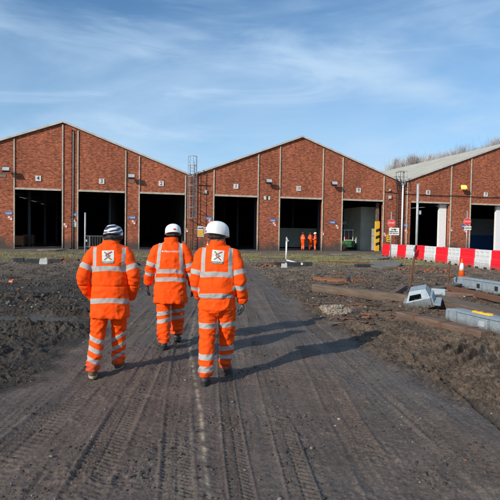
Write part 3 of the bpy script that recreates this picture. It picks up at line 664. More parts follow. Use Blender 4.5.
# floodlights
def floodlight(px, py, lb, lit=False):
    t = on_wall('floodlight', lb, 'floodlight', px, py, 0, 'floodlights on the shed fronts')
    q = MB(); q.tube([(0, 0, .05), (0, -.35, .05)], .035, 8); q.box((0, -.02, .05), (.18, .04, .18)); q.build('bracket', M['darksteel'], t)
    q = MB(); Mx = Matrix.Translation((0, -.52, 0)) @ Matrix.Rotation(R(-28), 4, 'X')
    q.loft([[Mx @ Vector((sx_*a, y_, sz*b)) for sx_, sz in ((-1, -1), (1, -1), (1, 1), (-1, 1))] for (a, b, y_) in ((.14, .09, .22), (.26, .16, .12), (.30, .19, -.14), (.33, .21, -.16))])
    q.build('housing', M['amber'] if lit else M['darksteel'], t, bevel=.012)
    MB().box((0, 0, 0), (.54, .012, .33), M=Mx @ Matrix.Translation((0, -.170, 0))).build('glass', M['amber'] if lit else M['greypaint'], t)
    for a in (-.345, .345): MB().box((a, 0, 0), (.02, .06, .30), M=Mx).build('yoke', M['darksteel'], t)
for a in [(7.5, 170.6, 'dark floodlight near the left edge, upper left of doorway 4'), (131.4, 177.4, 'dark floodlight on the pier between doorways 3 and 2'), (267.4, 182.2, 'dark floodlight on the pier between doorways 1 and 10'), (332.2, 184.4, 'dark floodlight on the pier between doorways 10 and 9')]: floodlight(*a)
floodlight(460.3, 188.0, 'yellow glowing floodlight on the right shed between doorways 8 and 7', True)

# ladders
def ladder(px, ptop, lb, s_off=0, cage=True, zl=0):
    s, zt = wall_at(px, ptop); t = thing('caged_ladder', lb, 'ladder', FW(s, -.25, 0), FA, 'caged wall ladders in the valleys of the roofs')
    upm, lom = (M['galv'], M['brownsteel']) if cage else (M['darksteel'], M['darksteel'])
    for a in (-.2, .2):
        MB().box((a, 0, zt/2-.35), (.06, .04, zt-.7)).build('side_rail', lom, t)
    z = .3
    while z < zt-.9: MB().tube([(-.2, 0, z), (.2, 0, z)], .018, 6).build('rung', lom, t); z += .28
    wdt = .40
    hoops = [2.95, 3.95, 4.95, 5.95, 6.75, zt-.85, zt] if cage else [zt-1.1, zt-.05]
    for hz_ in hoops:
        q = MB(); pts = [(wdt*math.cos(a), -.05-.62*math.sin(a), hz_) for a in [math.pi*i/12 for i in range(13)]]
        q.tube(pts, .028, 6); q.build('hoop', upm, t)
    q = MB()
    for a in ([0, 45, 90, 135, 180] if cage else [0, 60, 120, 180]):
        a = R(a); q.tube([(wdt*math.cos(a), -.05-.62*math.sin(a), hoops[0]), (wdt*math.cos(a), -.05-.62*math.sin(a), zt)], .024, 6)
    q.build('cage_bars', upm, t)
    for a in (-.2, .2): MB().tube([(a, .05, zt-1.9), (a, .25, zt-.4), (a, .9, zt-.4)], .025, 6).build('handrail', upm, t)
    q = MB()
    for z in (1.5, 3.5, 5.5):
        for a in (-.2, .2): q.box((a, .13, z), (.04, .24, .04))
    q.build('standoffs', lom, t)
ladder(192.3, 157.2, 'tall grey caged ladder in the valley between the left and middle sheds')
ladder(398.2, 172.4, 'dark ladder with an open top cage in the valley beside the right shed', cage=False)
s_, z_ = wall_at(403.5, 173); t = thing('roof_guardrail', 'grey guardrail frame on the roof valley above the second ladder', 'guardrail', FW(s_, .1, 6.9), FA)
for a in (-.55, .5): MB().tube([(a, 0, 0), (a, 0, 1.45)], .03, 6).build('post', M['galv'], t)
q = MB(); q.tube([(-.55, 0, 1.42), (.5, 0, 1.42)], .028, 6); q.tube([(-.55, 0, .8), (.5, 0, .8)], .025, 6); q.build('rail', M['galv'], t)
s_, z_ = wall_at(401.8, 200); t = thing('downpipe', 'white rainwater downpipe beside the second ladder', 'pipe', FW(s_, -.16, 0), FA)
MB().tube([(0, 0, 0), (0, 0, 6.9)], .085, 12).build('pipe', M['white'], t, True); MB().box((0, .02, 7.0), (.36, .26, .28), taper=1.25).build('hopper', M['greypaint'], t)
q = MB()
for z in (1.2, 3.2, 5.2): q.box((0, .05, z), (.24, .12, .05))
q.build('clips', M['greypaint'], t)

# ---------------------------------------------------------------- bare trees behind the right shed
def bare_tree(seed, Ht):
    random.seed(seed); rt_ = thing('bare_tree', 'x', 'tree', (0, 0, 0), 0, 'row of bare poplars behind the right shed')
    tk = MB(); tk.tube([(0, 0, -.5), (.1, 0, Ht*.4), (0, .1, Ht*.75), (0, 0, Ht)], [.32, .24, .12, .02], 7); tk.build('trunk', M['bark'], rt_)
    cr = MB()
    for i in range(120):
        z0 = Ht*(.18+.78*random.random()**.8); a = random.random()*6.28; ln = (Ht*1.04-z0)*random.uniform(.35, .85)+.8
        out = ln*random.uniform(.12, .34); p = Vector((0, 0, z0)); d = Vector((math.cos(a), math.sin(a), 0))
        p1 = p+d*out*.6+Vector((0, 0, ln*.4)); p2 = p+d*out+Vector((random.uniform(-.2, .2), random.uniform(-.2, .2), ln))
        cr.tube([p, p1, p2], [.06, .04, .016], 3)
        for k in range(7):
            q0 = p1.lerp(p2, random.random()); a2 = random.random()*6.28; l2 = ln*random.uniform(.12, .3)+.3
            q1 = q0+Vector((math.cos(a2)*l2*.35, math.sin(a2)*l2*.35, l2)); cr.tube([q0, q1], [.026, .012], 3)
    cr.build('crown', M['twig'], rt_); return rt_
random.seed(3)
protos = [bare_tree(i, h_) for i, h_ in enumerate((22.5, 21, 23.5, 19.5))]
def clone(o, loc, rz, sc, label):
    r = o.copy(); C.objects.link(r); r.location = loc; r.rotation_euler = (0, 0, rz); r.scale = (sc, sc, sc); r['label'] = label
    for c_ in o.children: k_ = c_.copy(); C.objects.link(k_); k_.parent = r
    return r
nT = 27; random.seed(11)
for i in range(nT):
    f = i/(nT-1); px = 391+f*130; Yd = 160-f*34+random.uniform(-3, 3); u = (px+random.uniform(-1.5, 1.5)-250)/500
    loc = (u*Yd, Yd, -.3); sc = random.uniform(1.10, 1.24); rz = random.random()*6.28
    k = i if i < 4 else random.randrange(4)
    hw = (72+22*(px-390)/110)/500*Yd+H; sc = hw/((22.5, 21, 23.5, 19.5)[k]*1.03)*random.uniform(.95, 1.03)
    if i < 4: o = protos[i]; o.location = loc; o.rotation_euler = (0, 0, rz); o.scale = (sc, sc, sc)
    else: o = clone(protos[k], loc, rz, sc, 'x')
    o['label'] = 'bare leafless poplar of the far row, its top above the pale roof'
# ---------------------------------------------------------------- barriers
A_ = gnd(384, 256.3); B_ = gnd(500, 270.8); dv = (B_-A_).normalized(); LN = (B_-A_).length/10.42
def barrier_mesh(kind):
    parts = {}
    m_ = MB(); h2 = LN/2-.012
    prof = [(-.20, 0), (-.20, .10), (-.185, .14), (-.175, .50), (-.150, .54), (-.140, .98), (-.11, 1.0)]
    full = prof+[(-a, b) for a, b in reversed(prof)]
    rings = []
    for xx, k in ((-h2, .86), (-h2+.04, 1), (-.02, 1), (.02, 1), (h2-.04, 1), (h2, .86)): rings.append([(xx, a*k, b) for a, b in full])
    m_.loft(rings)
    # moulded windows and ribs
    for sgn in (-1, 1):
        for xx in (-h2*.62, 0, h2*.62):
            m_.box((xx, sgn*.150, .70), (.30, .03, .035)); m_.box((xx-.15, sgn*.148, .80), (.03, .03, .22)); m_.box((xx+.15, sgn*.148, .80), (.03, .03, .22)); m_.box((xx, sgn*.148, .90), (.30, .03, .03))
        m_.box((0, sgn*.182, .32), (h2*1.8, .025, .05))
    return m_
BM = {k: barrier_mesh(k).mesh('body', M['barred' if k == 'r' else 'barwhite']) for k in 'rw'}
slot = MB()
for a in (-.38, .38): slot.box((a, 0, .06), (.26, .44, .085))
slot_me = slot.mesh('fork_slot_shade', M['black'])  # solid black blocks, painted as the shade of the fork slots
cap = MB(); cap.tube([(0, 0, 1.0), (0, 0, 1.03)], .05, 12); cap_me = cap.mesh('filler_cap', M['signblack'])
ordn = ['first', 'second', 'third', 'fourth', 'fifth', 'sixth', 'seventh', 'eighth', 'ninth', 'tenth', 'eleventh', 'twelfth']
for i in range(12):
    p = A_+dv*(LN*(i+.5)); kind = 'r' if i % 2 == 0 else 'w'; wob = .02*math.sin(i*2.1)
    nth = ordn[i//2]; far_ = ' counting from the sheds'
    t = thing('plastic_barrier', '%s plastic water-filled barrier, the %s %s one of the line%s' % ('red' if kind == 'r' else 'white', nth, 'red' if kind == 'r' else 'white', far_), 'barrier', (p.x+wob, p.y, gz(p.x, p.y)-.01), math.atan2(dv.y, dv.x)+.02*math.sin(i*1.7), 'red and white barriers in a line')
    for nm, me in (('body', BM[kind]), ('fork_slot_shade', slot_me), ('filler_cap', cap_me)):
        o = bpy.data.objects.new(nm, me); C.objects.link(o); o.parent = t
# ---------------------------------------------------------------- posts, cones, signs
def cone(x, y, hh, label):
    t = thing('traffic_cone', label, 'cone', (x, y, gz(x, y)-.005), .3); k = hh/.75
    def rad(z): return .135*k*(1-z/(hh*1.06))+.01
    MB().box((0, 0, .02*k), (.40*k, .40*k, .04*k)).build('base', M['coneorange'], t, bevel=.012)
    def seg(z0, z1, m_, nm, e=0): MB().tube([(0, 0, z0), (0, 0, z1)], [rad(z0)+e, rad(z1)+e], 24).build(nm, m_, t, True)
    seg(.04*k, hh, M['coneorange'], 'body'); seg(hh*.36, hh*.74, M['white'], 'reflective_sleeve', .004)
p = gnd(461.4, 277.6); cone(p.x, p.y, .76, 'orange and white traffic cone standing in front of the barriers')
p = gnd(183, 252.4); cone(p.x, p.y, .95, 'distant cone seen between the middle worker and the ladder')
p = gnd(207.6, 252.6); cone(p.x, p.y, 1.0, 'distant cone just left of the rightmost worker')
def post(px, pyb, pyt, wd, nm, label, m_, Yf=None, extra=None):
    b = gnd(px, pyb) if Yf is None else Vector(((px-250)/500*Yf, Yf, 0)); z = H+(ray(px, pyt).z/ray(px, pyt).y)*b.y
    t = thing(nm, label, 'post', (b.x, b.y, gz(b.x, b.y)-.03)); return t, z
t, z = post(85, 254.5, 212.8, .1, 'steel_post', 'tall thin grey steel post left of the leftmost worker', M['galv'])
MB().tube([(0, 0, 0), (0, 0, z)], .06, 10).build('pole', M['greypaint'], t, True); MB().box((.1, 0, .95), (.12, .06, .14)).build('bracket', M['greypaint'], t)
t, z = post(416.3, 0, 184.6, .2, 'steel_post', 'thick grey steel post rising behind the barriers before doorway 8', M['galv'], 39.5)
MB().tube([(0, 0, 0), (0, 0, z)], .095, 12).build('pole', M['greypaint'], t, True); MB().box((.02, 0, z+.03), (.22, .21, .06)).build('cap', M['greypaint'], t); MB().box((.2, -.05, z-2.2), (.14, .12, .3)).build('junction_box', M['greypaint'], t)
t, z = post(286.2, 259.2, 236.6, .1, 'short_post', 'short white post with a small grey head standing in the grass belt', M['white'])
MB().tube([(0, 0, 0), (0, 0, z*.82)], .055, 10).build('pole', M['white'], t, True)
q = MB(); q.box((.02, 0, z*.86), (.13, .12, .24)); q.box((.11, 0, z*.84), (.09, .08, .08)); q.tube([(0, 0, z*.9), (0, 0, z*1.0)], .05, 8); q.build('head', M['greypaint'], t, bevel=.01)
def sign_pole(px, pyb, pyt, pyd, Yf, label, plate_w, plate_h, plate_dx, arrow):
    if Yf is None: b = gnd(px, pyb)
    else: b = Vector(((px-250)/500*Yf, Yf, 0))
    zz = lambda py: H+(ray(px, py).z/ray(px, py).y)*b.y
    t = thing('stop_sign', label, 'sign', (b.x, b.y, gz(b.x, b.y)-.03), R(-6))
    MB().tube([(0, 0, 0), (0, 0, zz(pyt))], .035, 10).build('pole', M['galv'], t, True)
    zd = zz(pyd); r_ = .235
    q = MB(); q.tube([(0, -.045, zd), (0, -.06, zd)], r_, 32); d_ = q.build('disc', M['signwhite'], t)
    q = MB(); q.tube([(0, -.062, zd), (0, -.066, zd)], r_*.96, 32); q.build('red_face', M['signred'], d_)
    q = MB(); text_mb(q, 'STOP', .150, Matrix.Translation((0, -.0685, zd))); q.build('lettering', M['signwhite'], d_)
    zp_ = zd-r_-.06-plate_h/2
    pl = MB().box((plate_dx, -.05, zp_), (plate_w, .02, plate_h)).build('plate', M['signwhite'], t)
    q = MB()
    if arrow:
        q.box((plate_dx-.07, -.063, zp_+plate_h*.26), (.2, .004, .05)); q.add([(plate_dx+.02, -.065, zp_+plate_h*.26+.08), (plate_dx+.02, -.065, zp_+plate_h*.26-.08), (plate_dx+.15, -.065, zp_+plate_h*.26)], [(0, 1, 2)])
        random.seed(5)
        for r2 in (-.02, -.28):
            x0 = -.40
            while x0 < .38:
                w2 = random.uniform(.03, .07); q.box((plate_dx+x0*plate_w, -.063, zp_+plate_h*r2), (w2, .004, plate_h*random.uniform(.12, .2))); x0 += w2/plate_w+.05
    else:
        for i in range(6): q.box((plate_dx-.15+i*.065, -.063, zp_), (.04, .004, plate_h*(.3+.15*(i % 2))))
    q.build('lettering', M['signblack'], pl)
    return t
sign_pole(390.2, 262.0, 211.2, 222.6, None, 'round red stop sign with a white arrow plate, in front of the barriers', .62, .46, .18, True)
sign_pole(466.2, 0, 211.0, 221.8, 32.5, 'round red stop sign with a narrow white plate, behind the barriers at doorway 7', .42, .24, .05, False)

# ---------------------------------------------------------------- timbers and scrap
def timber(name, label, p0, p1, wd, ht, m_, z0=0.0, dz=0.0, notch=(), cat='timber', seed=1, lift=0):
    p0 = Vector(p0); p1 = Vector(p1); d = p1-p0; ln = math.hypot(d.x, d.y); c_ = (p0+p1)/2
    rt_z = gz(c_.x, c_.y)-.02+z0
    random.seed(seed); nseg = max(4, int(ln/.12)); rings = []
    for k in range(nseg+1):
        xx = -ln/2+ln*k/nseg; r_ = []
        for (a, b) in ((-1, 0), (-.96, .04), (-1, .9), (-.93, 1), (.93, 1), (1, .93), (1, .04)):
            jit = .012*noise.noise(Vector((xx*3, a*2+seed, b*2)))
            r_.append((xx+(.02*noise.noise(Vector((a*3, b*3, seed))) if k in (0, nseg) else 0), a*wd/2+jit, b*ht+jit+xx/ln*dz))
        rings.append(r_)
    mb = MB(); mb.loft([list(reversed(r_)) for r_ in rings]); o = mb.build(name, m_)
    o.location = (c_.x, c_.y, rt_z); o.rotation_euler = (0, 0, math.atan2(d.y, d.x)); tag(o, label, cat); return o
timber('timber_baulk', 'long brown timber baulk lying beyond the pale rubble', gnd(315, 292), gnd(416, 305.5), .30, .22, M['timber'], seed=2)
b2 = gnd(398, 320.5); b3 = gnd(484, 343)
tb = timber('timber_baulk', 'nearest squared timber baulk with a pale scuffed top edge, in front of the grey casing', b2+Vector((.1, .12, 0)), b3+Vector((.1, .12, 0)), .26, .17, M['timberred'], seed=3)
for xx, ww in ((-.55, .05), (.15, .06), (.75, .03)):
    q = MB(); q.box((xx, -.0, .092), (ww, .268, .175)); q.build('iron_strap', M['rust'], tb)
tl = [((432, 304), (514, 329), .46, .22, 'timber', .0, 'widest brown timber lying behind the nearest grey beam'), ((440, 296.5), (474, 299), .26, .16, 'timberred', .0, 'short brown block just behind the widest timber'),
      ((420, 297), (458, 289), .26, .14, 'timber', .0, 'short timber angled away behind the broken grey casing'), ((447, 292.5), (514, 309), .13, .13, 'rust', .02, 'long thin rusty beam between the widest timber and the far grey beam'), ((391, 299), (404, 290), .16, .12, 'timberred', .0, 'short reddish timber piece left of the broken grey casing'),
      ((470, 299), (514, 303), .22, .10, 'timber', .0, 'low timber by the right edge, under the far grey beam'), ((322, 287.5), (346, 286), .16, .08, 'rust', .0, 'flat rusty plank lying behind the left half of the long baulk')]
for i, (a, b, w_, h_, m_, z0, lb) in enumerate(tl): timber('timber_baulk' if m_ != 'rust' else 'rusty_beam', lb, gnd(*a), gnd(*b), w_, h_, M[m_], z0, seed=10+i, cat='timber' if m_ != 'rust' else 'beam')
# grey cast beams
def grey_beam(label, p0, p1, wd, ht, mirror=1, yellow=False):
    p0 = Vector(p0); p1 = Vector(p1); d = p1-p0; ln = d.length; c_ = (p0+p1)/2
    t = thing('steel_beam', label, 'steel beam', (c_.x, c_.y, gz(c_.x, c_.y)+.0), math.atan2(d.y, d.x))
    q = MB(); L2 = ln/2
    poly = [(-L2, .02), (-L2+.02, ht*.92), (-L2+.22, ht), (L2-.3, ht*1.02), (L2-.08, ht*.8), (L2, .05), (L2-.2, 0), (-L2+.3, 0)]
    q.prism(poly, -wd/2, wd/2); q.build('casting', M['bluegrey'], t, bevel=.018)
    q = MB(); q.box((-L2+.34, -wd/2-.012, ht*.5), (.03, .03, ht*.82)); q.box((-L2+.12, -wd/2-.012, ht*.5), (.03, .03, ht*.7)); q.box((.12, -wd/2-.01, ht*.93), (ln*.75, .03, .03)); q.build('rib', M['bluegrey'], t)
    for xx in (.02, ) if yellow else (-.25, .55):
        q = MB(); q.box((xx, -wd/2-.035, ht*.45), (.24, .07, ht*.75)); o = q.build('lug_box', M['bluegrey'], t, bevel=.01)
        q = MB(); q.box((xx, -wd/2-.075, ht*(.5)), (.13, .012, ht*.36)); q.build('opening' if not yellow else 'cover_plate', M['black'] if not yellow else M['greypaint'], o)  # the opening is a black plate, its shade put into the colour
    return t, L2
a_ = gnd(447, 324); b_2 = gnd(540, 347)
t, L2 = grey_beam('blue grey steel beam with a yellow bracket on top, nearest at the right edge', a_+Vector((.1, .1, 0)), b_2, .26, .26, yellow=True)
q = MB(); q.prism([(-.22, .0), (-.17, .055), (.2, .05), (.25, .0)], -.05, .05); q.cur = 1; q.box((-.08, 0, .058), (.06, .07, .012)); q.box((.07, 0, .056), (.06, .07, .012))
o = q.build('yellow_bracket', [M['yellow'], M['brownsteel']], None, bevel=.006)
zt_ = t.location.z+.243; yb = (a_+Vector((.1, .1, 0))).lerp(b_2, .40); o.location = (yb.x, yb.y, zt_); o.rotation_euler = (0, 0, t.rotation_euler.z); tag(o, 'small bright yellow bracket lying on the nearest grey beam', 'bracket')
t, L2 = grey_beam('pale blue grey steel beam lying behind the timbers near the cone', gnd(457, 287), gnd(530, 300), .28, .36)
for lb, px, py, rz in (('small pale grey flat plate beside the far grey beam', 452, 288, .2), ('small blue grey clamp block at the left end of the far grey beam', 474, 291, -.3)):
    p = gnd(px, py); q = MB(); q.box((0, 0, .05), (.34, .24, .07)); q.box((.08, 0, .11), (.1, .14, .07)); o = q.build('clamp_block', M['bluegrey'], None, bevel=.01); o.location = (p.x, p.y, gz(p.x, p.y)); o.rotation_euler = (0, .08, rz); tag(o, lb, 'clamp')
# broken grey casing
p = gnd(422, 310.5); t = thing('machine_casing', 'broken pale grey steel machine casing tilted on the mud with a dark opening', 'machine casing', (p.x+.04, p.y+.15, gz(p.x, p.y)+.04), R(-28))
Mx = Matrix.Rotation(R(-14), 4, 'Y') @ Matrix.Rotation(R(16), 4, 'X')
W2, D2, Hh = .27, .24, .40
# shell: six sides with chamfered upper front, opening cut from the sloping face
v = {}
front = [(-W2, 0), (W2*.95, .0), (W2, .23), (W2*.72, Hh), (-W2*.62, Hh), (-W2, .20)]
q = MB()
n0 = len(front)
ringF = [Vector((a, -D2+(.03 if b < .01 else (.0 if b < .3 else .16)), b)) for a, b in front]; ringB = [Vector((a*.95, D2, b)) for a, b in front]
q.add([Mx @ c for c in ringF], [(0, 1, 2, 5)])
q.add([Mx @ c for c in ringB], [(5, 4, 3, 2, 1, 0)])
for i in (0, 1, 2, 3, 4, 5):
    j = (i+1) % 6; q.add([Mx @ ringF[i], Mx @ ringB[i], Mx @ ringB[j], Mx @ ringF[j]], [(0, 1, 2, 3)])
# sloping face 5-2-3-4 as a frame round the opening
P5, P2, P3, P4 = ringF[5], ringF[2], ringF[3], ringF[4]
def bl(u, v_): return (P5.lerp(P2, u)).lerp(P4.lerp(P3, u), v_)
us = [0, .10, .66, 1]; vs_ = [0, .12, .62, 1]
for i in range(3):
    for j in range(3):
        if i == 1 and j == 1: continue
        q.add([Mx @ bl(us[i], vs_[j]), Mx @ bl(us[i+1], vs_[j]), Mx @ bl(us[i+1], vs_[j+1]), Mx @ bl(us[i], vs_[j+1])], [(0, 1, 2, 3)])
sh = q.build('shell', M['bluegrey'], t)
sm_ = sh.modifiers.new('thick', 'SOLIDIFY'); sm_.thickness = .018; sm_.offset = -1
q = MB()
for a, b in ((.0, -.05), (.12, -.02)): q.box((a-.08, -.02, .14+b), (.07, .2, .2), M=Mx)
q.build('inner_workings', M['darksteel'], t)
q = MB(); q.box((W2+.015, .0, .12), (.05, .4, .26), M=Mx); q.box((W2+.10, -.05, .05), (.16, .42, .05), rot=(0, .3, 0), M=Mx); q.build('flange', M['bluegrey'], t, bevel=.012)
MB().box((-W2-.04, .02, .1), (.09, .26, .17), M=Mx).build('flange', M['bluegrey'], t, bevel=.012)
q = MB(); q.tube([Mx @ Vector((-.10, -.18, -.08)), Mx @ Vector((-.10, -.1, .04))], [.06, .05], 10); q.build('foot', M['bluegrey'], t)
q = MB()
for a in (-.2, .0, .2): q.tube([Mx @ Vector((a, -D2+.01, .06)), Mx @ Vector((a, -D2-.005, .06))], .014, 8)
q.build('bolts', M['darksteel'], t)
for lb, px, py, sz, rz, tz in (('square grey cover plate leaning against the right of the broken casing', 438, 301, (.34, .06, .27), -.35, -.35), ('small grey bent plate behind the broken casing', 441, 294, (.34, .2, .08), .2, .1)):
    p = gnd(px, py); q = MB(); q.box((0, 0, sz[2]/2), sz); q.box((sz[0]*.2, -sz[1]/2-.01, sz[2]*.5), (.05, .02, .05)); o = q.build('cover_plate', M['bluegrey'], None, bevel=.012)
    o.location = (p.x, p.y, gz(p.x, p.y)+.0); o.rotation_euler = (tz, 0, rz); tag(o, lb, 'metal plate')
# splinters, rods and flakes strewn between the timbers
def splinters(n, ux0, ux1, y0, y1, label, smin, smax):
    y = np.exp(rng.uniform(np.log(y0), np.log(y1), n)); x = rng.uniform(ux0, ux1, n)*y; t_ = terrain(x, y); k = (t_[1] < .3) & (t_[9] < .3); x = x[k]; y = y[k]; h_ = t_[0][k]; n = len(x)
    ln = smin*(smax/smin)**(rng.rand(n)**2); sc = np.stack([ln, rng.uniform(.012, .035, n), rng.uniform(.010, .028, n)], -1)
    scatter_mesh('splinters', np.stack([x, y], -1), [(-1, -1, 0), (1, -1, 0), (1, 1, 0), (-1, 1, 0), (-1, -1, 1), (1, -1, 1), (1, 1, 1), (-1, 1, 1)], [(3, 2, 1, 0), (4, 5, 6, 7), (0, 1, 5, 4), (1, 2, 6, 5), (2, 3, 7, 6), (3, 0, 4, 7)],
        sc, rng.rand(n)*1.2-.8, [M['timber'], M['rust'], M['timberred'], ms[0], M['rustlight']], rng.choice(5, n, p=[.3, .25, .2, .15, .1]), label, h_+.008)
splinters(420, .12, .62, 9, 27, 'wood splinters and rusty scraps strewn right of the road', .03, .38)
splinters(170, -.62, -.22, 16, 32, 'wood splinters and rusty scraps strewn left of the road', .05, .5)
# stakes
for px, pb, pt, lb, ln in ((409.8, 289, 257.5, 'taller leaning rusty stake behind the broken casing', .12), (447.6, 289, 262, 'rusty upright stake left of the far grey beam', .06)):
    b = gnd(px, pb); z = H+(ray(px, pt).z/ray(px, pt).y)*b.y
    q = MB(); q.box((0, 0, z/2-.05), (.045, .05, z+.1)); q.box((.025, .0, z*.35), (.09, .03, .12)); q.box((.0, -.02, z*.62), (.07, .02, .05))
    o = q.build('rusty_stake', M['rust'], None, bevel=.006); o.location = (b.x, b.y, gz(b.x, b.y)-.02); o.rotation_euler = (0, ln*1.1, .3); tag(o, lb, 'stake')
# rusty rails and bits
def rail(label, p0, p1, m_='rust', h_=.13, z0=0):
    p0 = Vector(p0); p1 = Vector(p1); d = p1-p0; ln = d.length; c_ = (p0+p1)/2; k = h_/.15
    prof = [(-.07, 0), (.07, 0), (.07, .012), (.01, .03), (.01, .11), (.035, .12), (.035, .15), (-.035, .15), (-.035, .12), (-.01, .11), (-.01, .03), (-.07, .012)]
    q = MB(); q.loft([[(xx, a*k, b*k) for a, b in prof] for xx in [-ln/2+ln*i/8 for i in range(9)]])
    o = q.build('rusty_rail', M[m_]); o.location = (c_.x, c_.y, gz(c_.x, c_.y)-.01+z0); o.rotation_euler = (0, 0, math.atan2(d.y, d.x)); return tag(o, label, 'rail')
rail('orange rusty rail length lying beyond the long brown baulk', gnd(313, 280.5), gnd(350, 283.5), 'rustlight')
rail('broken rusty rail piece right of the orange rail length', gnd(345, 281.5), gnd(371, 284), 'rust', .1)
rail('long thin rusty rail in the dry ground before the stop sign', gnd(318, 263), gnd(398, 265.6), 'rust', .1)
def scrap(px, py, sx_, sy_, sz_, m_, label, cat, rz=0, nm='scrap_block'):
    p = gnd(px, py); q = MB(); q.box((0, 0, sz_/2), (sx_, sy_, sz_), taper=.9); q.box((sx_*.25, 0, sz_*1.05), (sx_*.3, sy_*.6, sz_*.3)); o = q.build(nm, M[m_], None, bevel=min(sx_, sy_, sz_)*.08)
    o.location = (p.x, p.y, gz(p.x, p.y)-.02); o.rotation_euler = (.04, .05, rz); return tag(o, label, cat)
scrap(321.5, 289.5, .16, .14, .14, 'darksteel', 'small dark iron block at the left end of the long brown baulk', 'iron block', .2)
scrap(348, 289, .10, .10, .14, 'darksteel', 'small dark lump standing on the long brown baulk', 'iron block', .2).location.z += .2
# rows of dark blocks across the yard
bb = [(256, 277, 266, .25, .16, 'timber', 'low brown plank at the left end of the dark beam row beyond the road'), (275.5, 299.5, 267.6, .42, .26, 'darksteel', 'black beam with a white block on it, right of the road'), (304, 311, 267.3, .4, .25, 'darksteel', 'short black block right of the black beam beyond the road'),
      (356, 373, 268.0, .4, .18, 'darksteel', 'black beam piece left of the flat grey sheet'), (384, 402, 271.5, .4, .15, 'timber', 'brown beam piece just right of the flat grey sheet')]
for i, (x0, x1, yy, w_, h_, m_, lb) in enumerate(bb): timber('timber_baulk' if 'timber' in m_ else 'black_beam', lb, gnd(x0, yy-1), gnd(x1, yy-1), w_, h_, M[m_], seed=30+i, cat='beam')
bb = [(14, 24, 262.5, 'short black beam at the left of the far left row'), (26, 40, 263.4, 'black beam left of the white block in the far left row'), (47, 59, 263, 'black beam right of the white block in the far left row'), (66, 78, 262, 'dark brown beam by the left worker\'s elbow in the far left row'), (121, 141, 266, 'long dark beam between the left and middle workers')]
for i, (x0, x1, yy, lb) in enumerate(bb): timber('black_beam', lb, gnd(x0, yy), gnd(x1, yy), .4, .22, M['darksteel' if i in (0, 1, 2) else 'timber'], seed=50+i, cat='beam')
scrap(284, 268.3, .30, .06, .22, 'trim', 'white block against the black beam right of the road', 'block', .0, 'white_block')
o = scrap(43.8, 264.8, .38, .3, .26, 'trim', 'pale white block in the row of black beams at the far left', 'block', .2, 'white_block')
o = scrap(131, 266.5, .30, .2, .2, 'trim', 'white block on the dark beam between the left and middle workers', 'block', .1, 'white_block'); o.location.z += .05
# white bar lying from the short post
p0 = gnd(287, 261.5); p1 = gnd(302, 266); d = p1-p0; q = MB(); q.box((0, 0, .05), (d.length, .10, .07)); q.box((d.length/2-.05, 0, .10), (.1, .13, .05)); o = q.build('fallen_bar', M['white'], None, bevel=.01); c_ = (p0+p1)/2
o.location = (c_.x, c_.y, gz(c_.x, c_.y)+.02); o.rotation_euler = (0, 0, math.atan2(d.y, d.x)); tag(o, 'white bar lying on the grass at the foot of the short white post', 'bar')
def slab(px, py, sx_, sy_, m_, label, rz):
    p = gnd(px, py); random.seed(int(px)); n_ = 9; poly = [(sx_/2*math.cos(2*math.pi*i/n_+.3)*random.uniform(.8, 1.15), sy_/2*math.sin(2*math.pi*i/n_+.3)*random.uniform(.8, 1.15)) for i in range(n_)]
    q = MB(); q.prism(poly, 0, -.09, M=Matrix.Rotation(R(-90), 4, 'X')); o = q.build('flat_slab', m_, None, bevel=.01); o.location = (p.x, p.y, gz(p.x, p.y)+.05); o.rotation_euler = (.04, -.03, rz); tag(o, label, 'slab')
slab(386, 267, 1.7, 4.5, M['concrete'], 'flat grey sheet lying between beam pieces beyond the broken casing', -.3)
slab(377, 259.3, 2.0, 1.4, M['concrete'], 'pale flat slab in the grass by the stop sign pole', .1)
slab(343, 256, 2.3, 1.0, M['concrete'], 'pale flat slab in the grass before doorway 9', .1)
slab(52, 250.8, 2.0, 1.2, M['concrete'], 'pale flat slab before doorway 4 at the left', .1)
def heap(nm, px, py, rx_, ry_, hh, n_, mats, label, probs, smax=.05, cat=None):
    p = gnd(px, py); a = rng.rand(n_)*6.28; r_ = np.sqrt(rng.rand(n_)); x = p.x+rx_*r_*np.cos(a); y = p.y+ry_*r_*np.sin(a)
    s = rng.uniform(.012, smax, n_); sc = np.stack([s, s*rng.uniform(.6, 1, n_), s*rng.uniform(.4, .8, n_)], -1)
    scatter_mesh(nm, np.stack([x, y], -1), ICO_V, ICO_F, sc, rng.rand(n_)*6.28, mats, rng.choice(len(mats), n_, p=probs), label, terrain(x, y)[0]+hh*(1-r_**1.5)*rng.uniform(.2, 1, n_))
heap('rubble', 336, 313, .36, .36, .12, 2600, [ms[3], ms[2], mat('rubble_cream', (.26, .20, .14), .9)], 'pale heap of fine rubble beside the road', [.2, .3, .5], .03)
rm = [ms[4], M['rust'], ms[1]]
heap('rust_scrap', 431, 272, .9, .9, .12, 160, rm, 'orange rusty scrap heap beyond the two stakes', [.5, .3, .2], .14)
heap('rust_scrap', 404, 271, .6, .6, .10, 100, rm, 'small rusty scrap heap right of the flat grey sheet', [.5, .3, .2], .12)
heap('rust_scrap', 62, 261.5, 1.2, .8, .14, 150, rm, 'rusty scrap heap in the far left row of beams', [.5, .2, .3], .16)
heap('rust_scrap', 266, 267, .8, .5, .10, 90, rm, 'small rusty heap at the start of the right beam row', [.4, .2, .4], .12)
heap('rust_scrap', 357, 283, .7, .5, .08, 160, rm, 'crumbled rust flakes along the rail pieces', [.6, .2, .2], .05)
